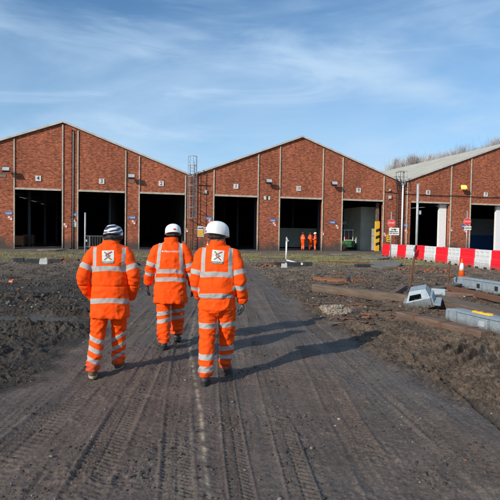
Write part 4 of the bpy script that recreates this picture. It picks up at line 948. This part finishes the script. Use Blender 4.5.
p = gnd(11, 284); q = MB(); q.box((0, 0, .04), (.16, .10, .08), taper=.6); q.box((.05, .02, .09), (.05, .06, .04)); o = q.build('orange_scrap', M['orangebit'], None, bevel=.01); o.location = (p.x, p.y, gz(p.x, p.y)); tag(o, 'small orange scrap lying in the mud near the left edge', 'scrap')

# ---------------------------------------------------------------- people
def eval_union(mb, voxel, smooth=6, disp=None, name='m', mats=None):
    me = mb.mesh('tmp', M['hivis']); o = bpy.data.objects.new('tmp', me); C.objects.link(o)
    r_ = o.modifiers.new('r', 'REMESH'); r_.mode = 'VOXEL'; r_.voxel_size = voxel; r_.use_smooth_shade = True
    if smooth: s2 = o.modifiers.new('s', 'SMOOTH'); s2.iterations = smooth; s2.factor = .5
    dg = bpy.context.evaluated_depsgraph_get(); me2 = bpy.data.meshes.new_from_object(o.evaluated_get(dg))
    bpy.data.objects.remove(o); bpy.data.meshes.remove(me); me2.name = name
    me2.materials.clear()
    for m_ in (mats if isinstance(mats, (list, tuple)) else [mats]): me2.materials.append(m_)
    if disp:
        nv = len(me2.vertices); nn = [v.normal.copy() for v in me2.vertices]
        for v, n_ in zip(me2.vertices, nn): v.co += n_*disp(v.co)
        me2.update()
    me2.polygons.foreach_set('use_smooth', [True]*len(me2.polygons))
    return me2
def link(nm, me, parent): o = bpy.data.objects.new(nm, me); C.objects.link(o); o.parent = parent; return o
def cr(pts, rad, k=5):                     # smooth chain through joints
    pts = [Vector(p) for p in pts]; P = []; Rr = []
    for i in range(len(pts)-1):
        a = pts[max(i-1, 0)]; b = pts[i]; c_ = pts[i+1]; d = pts[min(i+2, len(pts)-1)]
        for j in range(k):
            t = j/k
            P.append(.5*((2*b)+(c_-a)*t+(2*a-5*b+4*c_-d)*t*t+(3*b-a-3*c_+d)*t**3)); Rr.append(rad[i]+(rad[i+1]-rad[i])*t)
    P.append(pts[-1]); Rr.append(rad[-1]); return P, Rr
def seg_t(p, a, b):
    ab = b-a; t = max(0, min(1, (p-a).dot(ab)/ab.length_squared)); return t, (p-(a+ab*t)).length
def torso_rings(spec, n=28, lean=0):
    out = []
    for (z, cx, cy, rx, ry) in spec:
        r_ = []
        for i in range(n):
            a = 2*math.pi*i/n; c_, s2 = math.cos(a), math.sin(a); e = .85
            r_.append((cx+rx*math.copysign(abs(c_)**e, c_), cy+ry*math.copysign(abs(s2)**e, s2), z))
        out.append(r_)
    return out
def hand(wrist, direc, palm_n, side, curl, sc, mats, parent, nm='glove', vox=.0035):
    # direc: from wrist to fingertips, palm_n: where the palm faces, side: +1/-1 thumb side
    d = Vector(direc).normalized(); pn = Vector(palm_n); pn = (pn-d*pn.dot(d)).normalized(); th = d.cross(pn)*side
    w0 = Vector(wrist); mb = MB()
    P, Rr = cr([w0-d*.07, w0, w0+d*.045*sc, w0+d*.085*sc], [.036, .030, .040*sc, .038*sc], 4); mb.tube(P, Rr, 14, ratio=.55, side=th)
    for i, (off, ln) in enumerate(((.030, .068), (.010, .078), (-.011, .073), (-.031, .057))):
        b = w0+d*.078*sc+th*off*sc; pts = [b-d*.02]; cd = d.copy(); p_ = b; pts.append(p_)
        for k, f in enumerate((.45, .32, .25)):
            ang = R(curl*(.5+.35*k)+i*3); ax = cd.cross(pn).normalized(); cd = (Matrix.Rotation(ang if True else 0, 3, ax) @ cd).normalized(); p_ = p_+cd*ln*f*sc; pts.append(p_)
        mb.tube(pts, [.0095*sc, .0100*sc, .0095*sc, .0088*sc, .007*sc], 9)
    b = w0+d*.025*sc+th*.028*sc; p1 = b+(th*.75+d*.6+pn*.25).normalized()*.038*sc; p2 = p1+(d*.9+th*.15+pn*.4).normalized()*.030*sc; p3 = p2+(d+pn*.4).normalized()*.022*sc
    mb.tube([b-th*.015, p1, p2, p3], [.016*sc, .0125*sc, .011*sc, .008*sc], 9)
    me = eval_union(mb, vox, 3, None, nm, mats); return link(nm, me, parent)

def person(label, root, rz, sp, far=False, group=None):
    t = thing('person', label, 'person', (root[0], root[1], root[2]), rz, group)
    vox = .026 if far else .0072
    HZ = sp['head']; hx, hy, hzz = HZ; yaw = R(sp.get('yaw', 0)); pitch = R(sp.get('nod', 0))
    HM = Matrix.Translation((hx, hy, hzz)) @ Matrix.Rotation(yaw, 4, 'Z') @ Matrix.Rotation(pitch, 4, 'X')
    # body under the clothes, one continuous mesh with the head
    b = MB()
    b.ell((0, .0, .02), (.078, .098, .105), 18, 12, HM); b.ell((0, .035, -.045), (.058, .062, .065), 14, 10, HM)   # skull, jaw
    b.ell((0, .098, -.012), (.013, .020, .022), 8, 6, HM); b.ell((0, .085, -.052), (.026, .016, .008), 8, 6, HM); b.ell((0, .085, .03), (.05, .014, .012), 10, 6, HM)
    for s2 in (-1, 1): b.ell((s2*.080, -.005, -.010), (.010, .020, .033), 8, 8, HM)
    nb = HM @ Vector((0, -.01, -.03)); b.tube([nb, (sp['torso'][-3][1], sp['torso'][-3][2], sp['torso'][-3][0]-.03), (0, 0, 1.3)], [.056, .060, .10], 14)
    b.loft(torso_rings([(.80, 0, 0, .12, .09), (.95, 0, 0, .14, .10), (1.15, 0, 0, .14, .09), (1.3, 0, 0, .15, .09), (1.38, 0, 0, .10, .06)], 16))
    for s2, arm in zip((-1, 1), sp['arms']):
        P, Rr = cr([arm[0], arm[1], arm[2]], [.05, .042, .028]); b.tube(P, Rr, 10); 
        if sp.get('barehand'): pass
    for leg in sp['legs']:
        P, Rr = cr([leg[0], leg[1], leg[2]], [.075, .055, .04]); b.tube(P, Rr, 10)
    me = eval_union(b, .012 if not far else .02, 3, None, 'body', [M['skin'], M['signwhite']]); link('body', me, t)
    ey = MB()
    for s2 in (-1, 1): ey.ell((s2*.031, .086, .008), (.012, .008, .008), 10, 8, HM)
    ey.build('eyes', M['signwhite'], t, True)
    mo = MB(); mo.ell((0, .098, -.052), (.022, .004, .005), 10, 6, HM); mo.build('mouth', mat('lips', (.35, .13, .11), .5), t, True)
    # hair
    h_ = MB(); h_.ell((0, -.018, .016), (.086, .098, .100), 18, 12, HM)
    if sp.get('longhair'):
        for a, xx in ((0, .04), (1, .062), (2, .075)): h_.tube([HM @ Vector((xx, -.05+.03*a, -.02)), HM @ Vector((xx+.012, -.062+.03*a, -.09)), HM @ Vector((xx+.010, -.045+.035*a, -.115))], [.026, .022, .010], 8)
        h_.ell((0, -.03, -.045), (.078, .080, .060), 16, 10, HM)
    else: h_.ell((0, -.034, -.040), (.070, .072, .045), 16, 10, HM)
    me = eval_union(h_, .007 if not far else .02, 2, lambda p: .003*noise.noise(p*60), 'hair', M[sp['hair']]); link('hair', me, t)
    # jacket
    j = MB(); j.loft(torso_rings(sp['torso']))
    AR = sp['armr']
    for arm in sp['arms']:
        sh_, el, wr = [Vector(a) for a in arm]; inn = Vector((sh_.x*.55, sh_.y, sh_.z+.005))
        P, Rr = cr([inn, sh_, el, wr], [AR[0]*.85, AR[0], AR[1], AR[2]], 7); j.tube(P, Rr, 16)
    cx, cy = sp['torso'][-1][1], sp['torso'][-1][2]
    zc = sp['collar']; P = []
    j.loft(torso_rings([(zc-.14, cx, cy, .115, .095), (zc-.06, cx, cy-.005, .096, .088), (zc, cx, cy-.008, .090, .086), (zc+.012, cx, cy-.008, .082, .078)], 24))
    seedv = Vector((sp['seed']*3.1, 7, 2)); hem = sp['torso'][0][0]
    def jd(p):
        q_ = p+seedv; w1 = noise.noise(Vector((q_.x*5, q_.y*5, q_.z*9))); w2 = 1-abs(noise.noise(Vector((q_.x*7+q_.z*4, q_.y*6, q_.z*11-q_.x*5))))*2.4
        w3 = 1-abs(noise.noise(Vector((q_.x*15, q_.y*12, q_.z*22))))*2
        w5 = noise.noise(Vector((q_.x*13, q_.y*9, q_.z*3.2))); w6 = 1-abs(noise.noise(Vector((q_.x*8+q_.z*7, q_.y*5, q_.z*6-q_.x*7))))*2.2
        d = .005*w1+.0060*w5+.0085*w6+.0040*w2+.0016*w3
        for a in sp['arms']:
            e = (p-Vector(a[1])).length
            if e < .16: d += .006*(1-e/.16)*math.sin(p.z*85+p.x*30+2*w1)
        for w_z in sp.get('cinch', ()): d += -.010*math.exp(-((p.z-w_z)/.010)**2)
        if p.z < hem+.05 and abs(p.x) < .24: d += .004*math.sin(p.x*55+2*w1)
        return d if not far else d*.5
    me = eval_union(j, vox, 7, jd, 'jacket', M['hivis'])
    at = me.attributes.new('refl', 'FLOAT', 'POINT'); vals = []
    tr = sp['torso']
    def trx(z):
        for a, c_ in zip(tr, tr[1:]):
            if a[0] <= z <= c_[0]: f = (z-a[0])/(c_[0]-a[0]); return a[3]+(c_[3]-a[3])*f
        return tr[0][3] if z < tr[0][0] else tr[-1][3]
    for v in me.vertices:
        p = v.co; best = -1.0; arm_hit = False
        for a in sp['arms']:
            sh_, el, wr = [Vector(k) for k in a]
            t1, d1 = seg_t(p, sh_, el); t2, d2 = seg_t(p, el, wr)
            if (abs(p.x) > trx(p.z)*.90-.012 or p.z < hem-.02) and p.x*sh_.x > 0 and min(d1, d2) < .125 and p.z < sh_.z-.02:
                arm_hit = True
                L1 = (el-sh_).length; L2_ = (wr-el).length; sarc = t1*L1 if d1 <= d2 else L1+t2*L2_
                for c_, w_ in sp['armbands']: best = max(best, w_/2-abs(sarc-c_-.0))
        if not arm_hit:
            sag = 1.4*(p.x**2)*sp.get('sag', .3)
            for c_, w_ in sp['bands']: best = max(best, w_/2-abs(p.z-c_+sag+.004*noise.noise(p*9)))
            for xs, w_, z0 in sp['straps']:
                if p.z > z0: 
                    xx = xs+(p.z-z0)*sp.get('splay', -.08)
                    best = max(best, min(w_/2-abs(abs(p.x)-xx), p.z-z0, sp['strap_top']-p.z))
        vals.append(best)
    at.data.foreach_set('value', vals); jk = link('jacket', me, t)
    # trousers
    tm = MB(); pz = sp['pelvis']; tm.loft(torso_rings(pz, 22))
    LR = sp['legr']
    for leg in sp['legs']:
        hp, kn, an = [Vector(k) for k in leg]
        P, Rr = cr([hp+Vector((0, 0, .03)), hp, kn, an], [LR[0]*.9, LR[0], LR[1], LR[2]], 8); tm.tube(P, Rr, 18, ratio=1.0)
        e = an-(kn-an).normalized()*.0
        tm.tube([an+Vector((0, 0, .05)), an+Vector((0, .005, -.012))], [LR[2]*.98, LR[2]*1.02], 18)
    def td(p):
        q_ = p+seedv; w1 = noise.noise(Vector((q_.x*6, q_.y*5, q_.z*7))); w2 = 1-abs(noise.noise(Vector((q_.x*9, q_.y*8+q_.z*5, q_.z*13-q_.x*7))))*2.4
        w4 = 1-abs(noise.noise(Vector((q_.x*16, q_.y*14, q_.z*26-q_.x*12))))*2
        w5 = noise.noise(Vector((q_.x*14, q_.y*10, q_.z*3.5))); d = .005*w1+.0085*w2+.0022*w4+.006*w5
        d += .008*math.exp(-((p.z-.17)/.09)**2)*math.sin(p.z*95+6*w1)*sp.get('slouch', 1)
        d += .006*math.exp(-((p.z-.50)/.07)**2)*math.sin(p.z*75+p.x*40+4*w1)
        return d if not far else d*.5
    me = eval_union(tm, vox, 7, td, 'trousers', M['hivis'])
    at = me.attributes.new('refl', 'FLOAT', 'POINT'); vals = []
    for v in me.vertices:
        p = v.co; L_, Rg = sp['legs']; best = -1
        dl = min(seg_t(p, Vector(L_[0]), Vector(L_[1]))[1], seg_t(p, Vector(L_[1]), Vector(L_[2]))[1]); dr = min(seg_t(p, Vector(Rg[0]), Vector(Rg[1]))[1], seg_t(p, Vector(Rg[1]), Vector(Rg[2]))[1])
        bands, tilt, cxl = (sp['lbands'][0], sp['tilt'][0], L_[1][0]) if dl < dr else (sp['lbands'][1], sp['tilt'][1], Rg[1][0])
        for c_, w_ in bands: best = max(best, w_/2-abs(p.z-c_-(p.x-cxl)*tilt+.003*noise.noise(p*12)))
        vals.append(best)
    at.data.foreach_set('value', vals); link('trousers', me, t)
    # pocket flaps and seam details on trousers are in the folds; boots
    for leg, toe in zip(sp['legs'], sp['toes']):
        an = Vector(leg[2]); bt = MB(); bz = toe[2]; A0 = Vector((an.x, an.y, 0)); BMx = Matrix.Translation((an.x+toe[0], an.y+toe[1], bz)) @ Matrix.Rotation(R(toe[3]), 4, 'Z') @ Matrix.Rotation(R(toe[4]), 4, 'X')
        bt.tube([BMx @ Vector((0, -.0, .06)), BMx @ Vector((0, .0, .145))], [.054, .050], 14)
        bt.ell((0, .0, .062), (.046, .062, .052), 14, 10, BMx); bt.ell((0, .09, .050), (.050, .105, .040), 16, 10, BMx); bt.ell((0, .15, .042), (.048, .060, .036), 16, 10, BMx)
        bo = link('boot', eval_union(bt, .007 if not far else .02, 4, lambda p: .002*noise.noise(p*40), 'boot', M[sp['bootm']]), t)
        so = MB(); n_ = 20
        out = [(.050*math.sin(a)*(1+.12*math.cos(a)) , .070-.138*math.cos(a)) for a in [2*math.pi*i/n_ for i in range(n_)]]
        so.loft([[(x_, y_+.005, z_) for x_, y_ in out] for z_ in (0.0, .012, .030)], M=BMx); so.build('sole', M[sp['solem']], bo, bevel=.003)
    # helmet
    hb = Vector(sp.get('helmoff', (0, 0, 0)));
    HB = HM @ Matrix.Translation(hb) @ Matrix.Rotation(R(sp.get('helmtilt', 0)), 4, 'X'); k = sp.get('hk', 1.0)
    he = MB(); n_ = 36; rings = []; attr = []
    prof = [(0.0, 1.0), (.015, 1.0), (.05, .985), (.085, .93), (.11, .84), (.130, .70), (.145, .50), (.153, .28), (.156, .08)]
    for zz_, f in prof:
        r_ = []
        for i in range(n_):
            a = 2*math.pi*i/n_; c_, s2 = math.cos(a), math.sin(a)
            brim = .05*max(0, s2)**3*max(0, 1-zz_/.02) if zz_ < .02 else 0
            ridge = .0055*max(0, math.cos(6*a)) if .03 < zz_ < .14 else 0
            r_.append(Vector((c_*(.119*f+brim*.2+ridge)*k, (s2*(.145*f+ridge)+brim-.012)*k, (zz_-.0)*k)))
        rings.append(r_)
    rings = [[HB @ p for p in r_] for r_ in rings]
    he.loft(rings, True); ho = he.build('helmet', sp['helmmat'], t, True)
    ss_ = ho.modifiers.new('sub', 'SUBSURF'); ss_.levels = ss_.render_levels = 0 if far else 2
    if not far:
        rm_ = MB(); pts = [HB @ Vector((math.cos(a)*.121*k, (math.sin(a)*.147-.012)*k, .004)) for a in [2*math.pi*i/32 for i in range(33)]]
        rm_.tube(pts, .0045, 6); rm_.build('rim', sp.get('rimmat', M['helmet']), ho, True)
        sr = MB(); pts = [HB @ Vector((math.cos(a)*.088, (math.sin(a)*.095)-.02, -.022-.012*abs(math.sin(a)))) for a in [math.pi+math.pi*i/16 for i in range(17)]]
        sr.tube(pts, .010, 6, ratio=1.6); sr.ell((0, -.122, -.036), (.024, .014, .018), 12, 8, HB); sr.build('headband', sp.get('bandmat', M['strap']), ho, True)
        if sp.get('chin'):
            ch = MB()
            for s2 in (-1, 1): ch.tube([HB @ Vector((s2*.105, -.03, .0)), HB @ Vector((s2*.090, -.0, -.07)), HB @ Vector((s2*.05, .06, -.13))], .006, 6)
            ch.build('chin_strap', M['strap'], ho, True)
        if sp.get('sticker'):
            (an_, zz_, m_, w_) = sp['sticker']; st = MB(); a0 = R(an_)
            for i in range(6):
                a1 = a0+(i-3)*w_/6; a2 = a0+(i-2)*w_/6
                q4 = [HB @ Vector((math.cos(a)*.1212*f*k, (math.sin(a)*.1475*f-.012)*k, z2)) for a, z2, f in ((a1, zz_, 1.012), (a2, zz_, 1.012), (a2, zz_+.020, 1.005), (a1, zz_+.020, 1.005))]
                st.add(q4, [(0, 1, 2, 3)])
            st.build('sticker', m_, ho)
    # hands
    for k_, hd in enumerate(sp['hands']):
        if hd is None: continue
        hand(hd[0], hd[1], hd[2], hd[3], hd[4], 1.0 if not far else 1.3, M[hd[5]], t, 'glove' if 'glove' in hd[5] else 'hand', .0036 if not far else .016)
    # marks on the back
    if sp.get('logo') or sp.get('backtext'):
        bvh = BVHTree.FromPolygons([v.co for v in me_verts(jk)], [tuple(p_.vertices) for p_ in jk.data.polygons])
        def proj(q2, off):
            for v in q2.v:
                h2 = bvh.ray_cast(Vector((v.x, -1, v.z)), Vector((0, 1, 0)))
                if h2[0] is not None: v.y = h2[0].y-off
        if sp.get('logo'):
            lx, lz, ls, tilt = sp['logo']; LM = Matrix.Translation((lx, 0, lz)) @ Matrix.Rotation(R(tilt), 4, 'Y')
            def grid(q2, x0, x1, z0, z1, nx, nz, sh=None):
                vs2 = [LM @ Vector((x0+(x1-x0)*i/nx, 0, z0+(z1-z0)*jj/nz)) for jj in range(nz+1) for i in range(nx+1)]
                q2.add(vs2, [(jj*(nx+1)+i, jj*(nx+1)+i+1, (jj+1)*(nx+1)+i+1, (jj+1)*(nx+1)+i) for jj in range(nz) for i in range(nx)])
            q2 = MB(); grid(q2, -ls, ls, -ls*.75, ls*1.1, 14, 14); proj(q2, .004); lo = q2.build('back_patch', M['signwhite'], jk, True)
            q2 = MB(); grid(q2, -ls, ls, -ls*1.12, -ls*.76, 14, 4); proj(q2, .0045); q2.build('patch_band', M['logogreen'], lo, True)
            def arm_(pts, wd, q2):
                n2 = len(pts); vs2 = []
                for i, pp in enumerate(pts):
                    pp = Vector(pp); d2 = (Vector(pts[min(i+1, n2-1)])-Vector(pts[max(i-1, 0)])).normalized(); nn_ = Vector((-d2.y, d2.x))
                    w3 = wd*(1 if 0 < i < n2-1 else .8)
                    for s2 in (-1, 1): e2 = pp+nn_*w3*s2; vs2.append(LM @ Vector((e2.x*ls, 0, e2.y*ls)))
                q2.add(vs2, [(2*i, 2*i+2, 2*i+3, 2*i+1) for i in range(n2-1)])
            q2 = MB(); q2.cur = 0
            arm_([(-.62, .88), (-.35, .62), (-.05, .36), (.22, .18), (.42, .16)], .105, q2)           # green, upper left inwards
            arm_([(-.62, -.50), (-.30, -.28), (.0, -.04), (.25, .10), (.34, .17)], .105, q2)
            q2.cur = 1
            arm_([(.68, .88), (.35, .70), (.05, .52), (-.22, .34), (-.40, .20)], .105, q2)
            arm_([(.60, -.50), (.36, -.32), (.15, -.14), (-.08, .02), (-.36, .20)], .105, q2)
            proj(q2, .0065); q2.build('emblem', [M['logogreen'], M['logored']], lo)
            q2 = MB(); text_mb(q2, 'XERVUS', ls*.46, LM @ Matrix.Translation((0, 0, -ls*.95))); proj(q2, .0075); q2.build('lettering', M['signwhite'], lo)
        if sp.get('backtext'):
            q2 = MB(); tx, lx, lz, sz = sp['backtext']; text_mb(q2, tx, sz, Matrix.Translation((lx, 0, lz))); q2.box((lx-.125, 0, lz), (.022, .001, .014)); proj(q2, .005); q2.build('back_lettering', M['signwhite'], jk)
    return t
def me_verts(o): return o.data.vertices

def striped_helmet():
    m = bpy.data.materials.new('striped_helmet'); m.use_nodes = True; n = m.node_tree.nodes; l = m.node_tree.links
    b = n['Principled BSDF']; b.inputs['Roughness'].default_value = .32
    t = n.new('ShaderNodeTexCoord'); w_ = n.new('ShaderNodeTexWave'); w_.wave_type = 'BANDS'; w_.bands_direction = 'Z'; w_.inputs['Scale'].default_value = 2.6; w_.inputs['Distortion'].default_value = 3.2; w_.inputs['Detail'].default_value = 0; w_.inputs['Detail Scale'].default_value = 2.2; w_.inputs['Phase Offset'].default_value = 2.2
    mp = n.new('ShaderNodeMapping'); mp.inputs['Rotation'].default_value = (0, .5, 0); mp.inputs['Scale'].default_value = (1.6, 1.6, 3.2); l.new(t.outputs['Object'], mp.inputs[0]); l.new(mp.outputs[0], w_.inputs[0])
    r = n.new('ShaderNodeMapRange'); r.inputs['From Min'].default_value = .58; r.inputs['From Max'].default_value = .66; l.new(w_.outputs[1], r.inputs[0])
    x = n.new('ShaderNodeMix'); x.data_type = 'RGBA'; l.new(r.outputs[0], x.inputs['Factor']); x.inputs['A'].default_value = (.025, .03, .045, 1); x.inputs['B'].default_value = (.66, .68, .74, 1)
    l.new(x.outputs['Result'], b.inputs['Base Color']); return m
STR = striped_helmet()

# leftmost worker: hands in the front pockets
P1 = dict(seed=1, head=(.03, .03, 1.590), yaw=-8, nod=-14, hair='hairgrey', collar=1.545,
    torso=[(.665, 0, 0, .212, .155), (.69, 0, 0, .218, .160), (.80, 0, 0, .212, .158), (.95, 0, 0, .205, .150), (1.10, 0, 0, .205, .148), (1.24, 0, 0, .212, .145), (1.36, 0, 0, .218, .138), (1.435, 0, 0, .200, .120), (1.485, .005, 0, .160, .102), (1.515, .01, 0, .115, .090)],
    arms=[((-.180, 0, 1.395), (-.298, -.045, 1.125), (-.215, .13, .875)), ((.172, 0, 1.395), (.272, -.045, 1.130), (.215, .13, .885))], armr=(.080, .070, .056),
    legs=[((-.100, 0, .80), (-.135, -.02, .46), (-.165, -.15, .10)), ((.100, 0, .80), (.090, .11, .47), (.075, .16, .10))], legr=(.106, .080, .072),
    pelvis=[(.715, 0, 0, .04, .04), (.74, 0, 0, .10, .09), (.80, 0, 0, .185, .14), (.9, 0, 0, .19, .13)], toes=[(0, .0, 0, 8, 0), (0, 0, 0, -8, 0)], bootm='bootbrown', solem='soletan',
    bands=[(1.245, .058), (.880, .056)], armbands=[(.165, .06)], straps=[(.158, .040, 1.245)], strap_top=1.48, splay=.02, sag=.35, cinch=(1.035,),
    lbands=[[(.415, .052), (.300, .052), (.190, .052)], [(.420, .050), (.305, .050), (.195, .050), (.70, .0)]], tilt=(-.42, .55),
    helmmat=STR, helmoff=(0, -.01, .0), helmtilt=-4, hk=.93, rimmat=M['strap'], chin=True, hands=[None, None], logo=(-.008, 1.375, .066, -2))
person('leftmost of three workers walking away, orange suit, dark striped helmet, hands in pockets', (-1.62, 5.80, gz(-1.62, 5.8)), R(8), P1)
# middle worker, further off
P2 = dict(seed=5, head=(.02, .05, 1.625), yaw=12, nod=-10, hair='hairdark', collar=1.555,
    torso=[(.64, 0, 0, .228, .165), (.67, 0, 0, .236, .172), (.80, 0, 0, .228, .165), (.95, 0, 0, .218, .155), (1.12, 0, 0, .220, .152), (1.25, 0, 0, .228, .150), (1.35, 0, 0, .222, .140), (1.42, 0, 0, .190, .120), (1.47, 0, .01, .140, .100), (1.505, 0, .015, .110, .09)],
    arms=[((-.19, 0, 1.385), (-.285, -.02, 1.12), (-.335, .07, .895)), ((.19, 0, 1.385), (.285, -.01, 1.11), (.315, .10, .88))], armr=(.082, .071, .059),
    legs=[((-.10, 0, .80), (-.095, -.02, .46), (-.070, -.17, .115)), ((.09, 0, .80), (.095, .16, .50), (.060, .28, .15))], legr=(.108, .090, .082),
    pelvis=[(.715, 0, 0, .04, .04), (.74, 0, 0, .10, .09), (.80, 0, 0, .185, .14), (.9, 0, 0, .19, .13)], toes=[(0, 0, 0, 4, 0), (0, 0, .02, -6, -12)], bootm='boot', solem='sole',
    bands=[(1.10, .060), (.985, .058)], armbands=[(.22, .055), (.335, .05)], straps=[(.172, .050, 1.10)], strap_top=1.50, splay=-.08, sag=.3,
    lbands=[[(.495, .055), (.390, .055)], [(.505, .055), (.405, .055)]], tilt=(.15, .15), slouch=1.8,
    helmmat=M['helmet'], helmoff=(0, 0, -.010), helmtilt=-3, hk=.95, sticker=(-86, .030, M['stickerred'], .30), chin=False,
    hands=[((-.340, .075, .865), (-.05, .12, -1), (1, .1, 0), 1, 22, 'gloveblack'), ((.320, .105, .850), (.02, .15, -1), (-1, .1, 0), -1, 22, 'gloveblack')], backtext=('NetworkRail', .025, 1.375, .038))
person('middle worker of three walking away, orange coat, white helmet with a red sticker', (-1.13, 7.15, gz(-1.13, 7.15)), R(2), P2)
# rightmost worker
P3 = dict(seed=9, head=(-.005, .02, 1.655), yaw=-32, nod=-8, hair='hairbrown', longhair=True, collar=1.575,
    torso=[(.925, 0, 0, .186, .142), (.945, 0, 0, .195, .150), (1.0, 0, 0, .206, .160), (1.12, 0, 0, .212, .160), (1.26, 0, 0, .218, .152), (1.37, 0, 0, .212, .140), (1.44, 0, 0, .195, .120), (1.49, 0, 0, .152, .102), (1.525, 0, .005, .112, .090)],
    arms=[((-.180, 0, 1.405), (-.235, -.03, 1.13), (-.215, .16, .93)), ((.180, 0, 1.405), (.258, -.05, 1.13), (.283, .05, .895))], armr=(.078, .067, .054),
    legs=[((-.105, 0, .83), (-.100, -.06, .47), (-.105, -.20, .115)), ((.105, 0, .83), (.105, .12, .49), (.080, .24, .105))], legr=(.108, .084, .072),
    pelvis=[(.725, 0, -.01, .03, .04), (.755, 0, -.01, .10, .10), (.82, 0, -.01, .19, .150), (.90, 0, 0, .198, .148), (.97, 0, 0, .17, .125)], toes=[(0, 0, 0, 2, 0), (0, 0, 0, -10, 0)], bootm='boot', solem='sole',
    bands=[(1.215, .060), (.975, .058)], armbands=[(.19, .055), (.335, .055)], straps=[(.150, .045, 1.215)], strap_top=1.50, splay=.0, sag=.3, cinch=(.935,),
    lbands=[[(.635, .060), (.305, .058), (.185, .058)], [(.635, .060), (.345, .058), (.235, .058)]], tilt=(.0, .12),
    helmmat=M['helmet'], helmoff=(0, 0, -.018), helmtilt=-2, hk=1.04, bandmat=M['strap'], sticker=(-118, .012, M['stickerblue'], .34), chin=False,
    hands=[None, ((.287, .055, .865), (-.10, .10, -1), (-1, .35, 0), -1, 26, 'glovegrey')], logo=(.012, 1.405, .066, 4))
person('rightmost of three workers walking away, large white helmet, grey glove, X patch on back', (-.36, 5.62, gz(-.36, 5.62)), R(-2), P3)
# three distant workers in doorway 10
def far_spec(seed, armL, armR, helm, hair, gl, off=0):
    return dict(seed=seed, head=(0, .03, 1.62), yaw=0, nod=-5, hair=hair, collar=1.53,
        torso=[(.72, 0, 0, .20, .15), (.95, 0, 0, .20, .15), (1.15, 0, 0, .21, .15), (1.30, 0, 0, .215, .145), (1.40, 0, 0, .18, .12), (1.47, 0, 0, .12, .09)],
        arms=[armL, armR], armr=(.08, .07, .055), legs=[((-.10, 0, .82), (-.11, .03, .46), (-.12, -.02, .09)), ((.10, 0, .82), (.11, .03, .46), (.12, .03+off, .09))], legr=(.11, .085, .075),
        pelvis=[(.66, 0, 0, .17, .12), (.78, 0, 0, .19, .14), (.95, 0, 0, .18, .13)], toes=[(0, 0, 0, 5, 0), (0, 0, 0, -5, 0)], bootm='boot', solem='sole',
        bands=[(1.18, .05)], armbands=[(.2, .05)], straps=[(.14, .04, 1.18)], strap_top=1.44, sag=.2, lbands=[[(.40, .05), (.28, .05)]]*2, tilt=(0, 0),
        helmmat=helm, helmoff=(0, 0, -.01), hands=gl)
down = lambda s: ((s*.18, 0, 1.37), (s*.25, -.02, 1.10), (s*.24, .08, .88)); bent = lambda s: ((s*.18, 0, 1.37), (s*.25, .02, 1.10), (s*.12, .27, 1.08))
hb_ = lambda s: ((s*.12, .28, 1.08), (-s*.3, 1, 0), (0, 0, 1), 1, 40, 'gloveblack'); hd_ = lambda s: ((s*.24, .09, .86), (0, .1, -1), (-s, 0, 0), -s, 25, 'gloveblack')
navy = mat('navy_cap', (.02, .03, .07), .7)
for (s, dd, rz, spx, lb) in [(22.60, .9, -75, far_spec(21, down(-1), bent(1), navy, 'hairdark', [hd_(-1), hb_(1)]), 'distant worker in orange with a navy cap, leftmost of the three in doorway 10'),
                             (23.55, 1.3, 15, far_spec(23, bent(-1), bent(1), M['hairdark'], 'hairdark', [hb_(-1), hb_(1)], .2), 'distant dark haired worker in orange, between the two others in doorway 10'),
                             (23.86, .7, 70, far_spec(25, bent(-1), down(1), M['helmet'], 'hairdark', [hb_(-1), hd_(1)]), 'distant worker in orange with a white helmet, rightmost of the three in doorway 10')]:
    q = FW(s, dd, 0); person(lb, (q.x, q.y, .03), FA+R(rz), spx, far=True).scale = (1.05, 1.05, 1.04)

# plain words for the doorways in every label
import re
ORD = {4: 'first', 3: 'second', 2: 'third', 1: 'fourth', 10: 'fifth', 9: 'sixth', 8: 'seventh', 7: 'rightmost'}
for o in bpy.data.objects:
    if 'label' in o:
        t_ = o['label']
        t_ = re.sub(r'doorways (\d+) and (\d+)', lambda m_: '%s and %s doorways' % (ORD[int(m_[1])], ORD[int(m_[2])]), t_)
        t_ = re.sub(r'the (\w+ of )?doorway (\d+)', lambda m_: 'the %s%s doorway' % (m_[1] or '', ORD[int(m_[2])]), t_)
        t_ = re.sub(r'doorway (\d+)', lambda m_: 'the %s doorway' % ORD[int(m_[1])], t_)
        o['label'] = t_
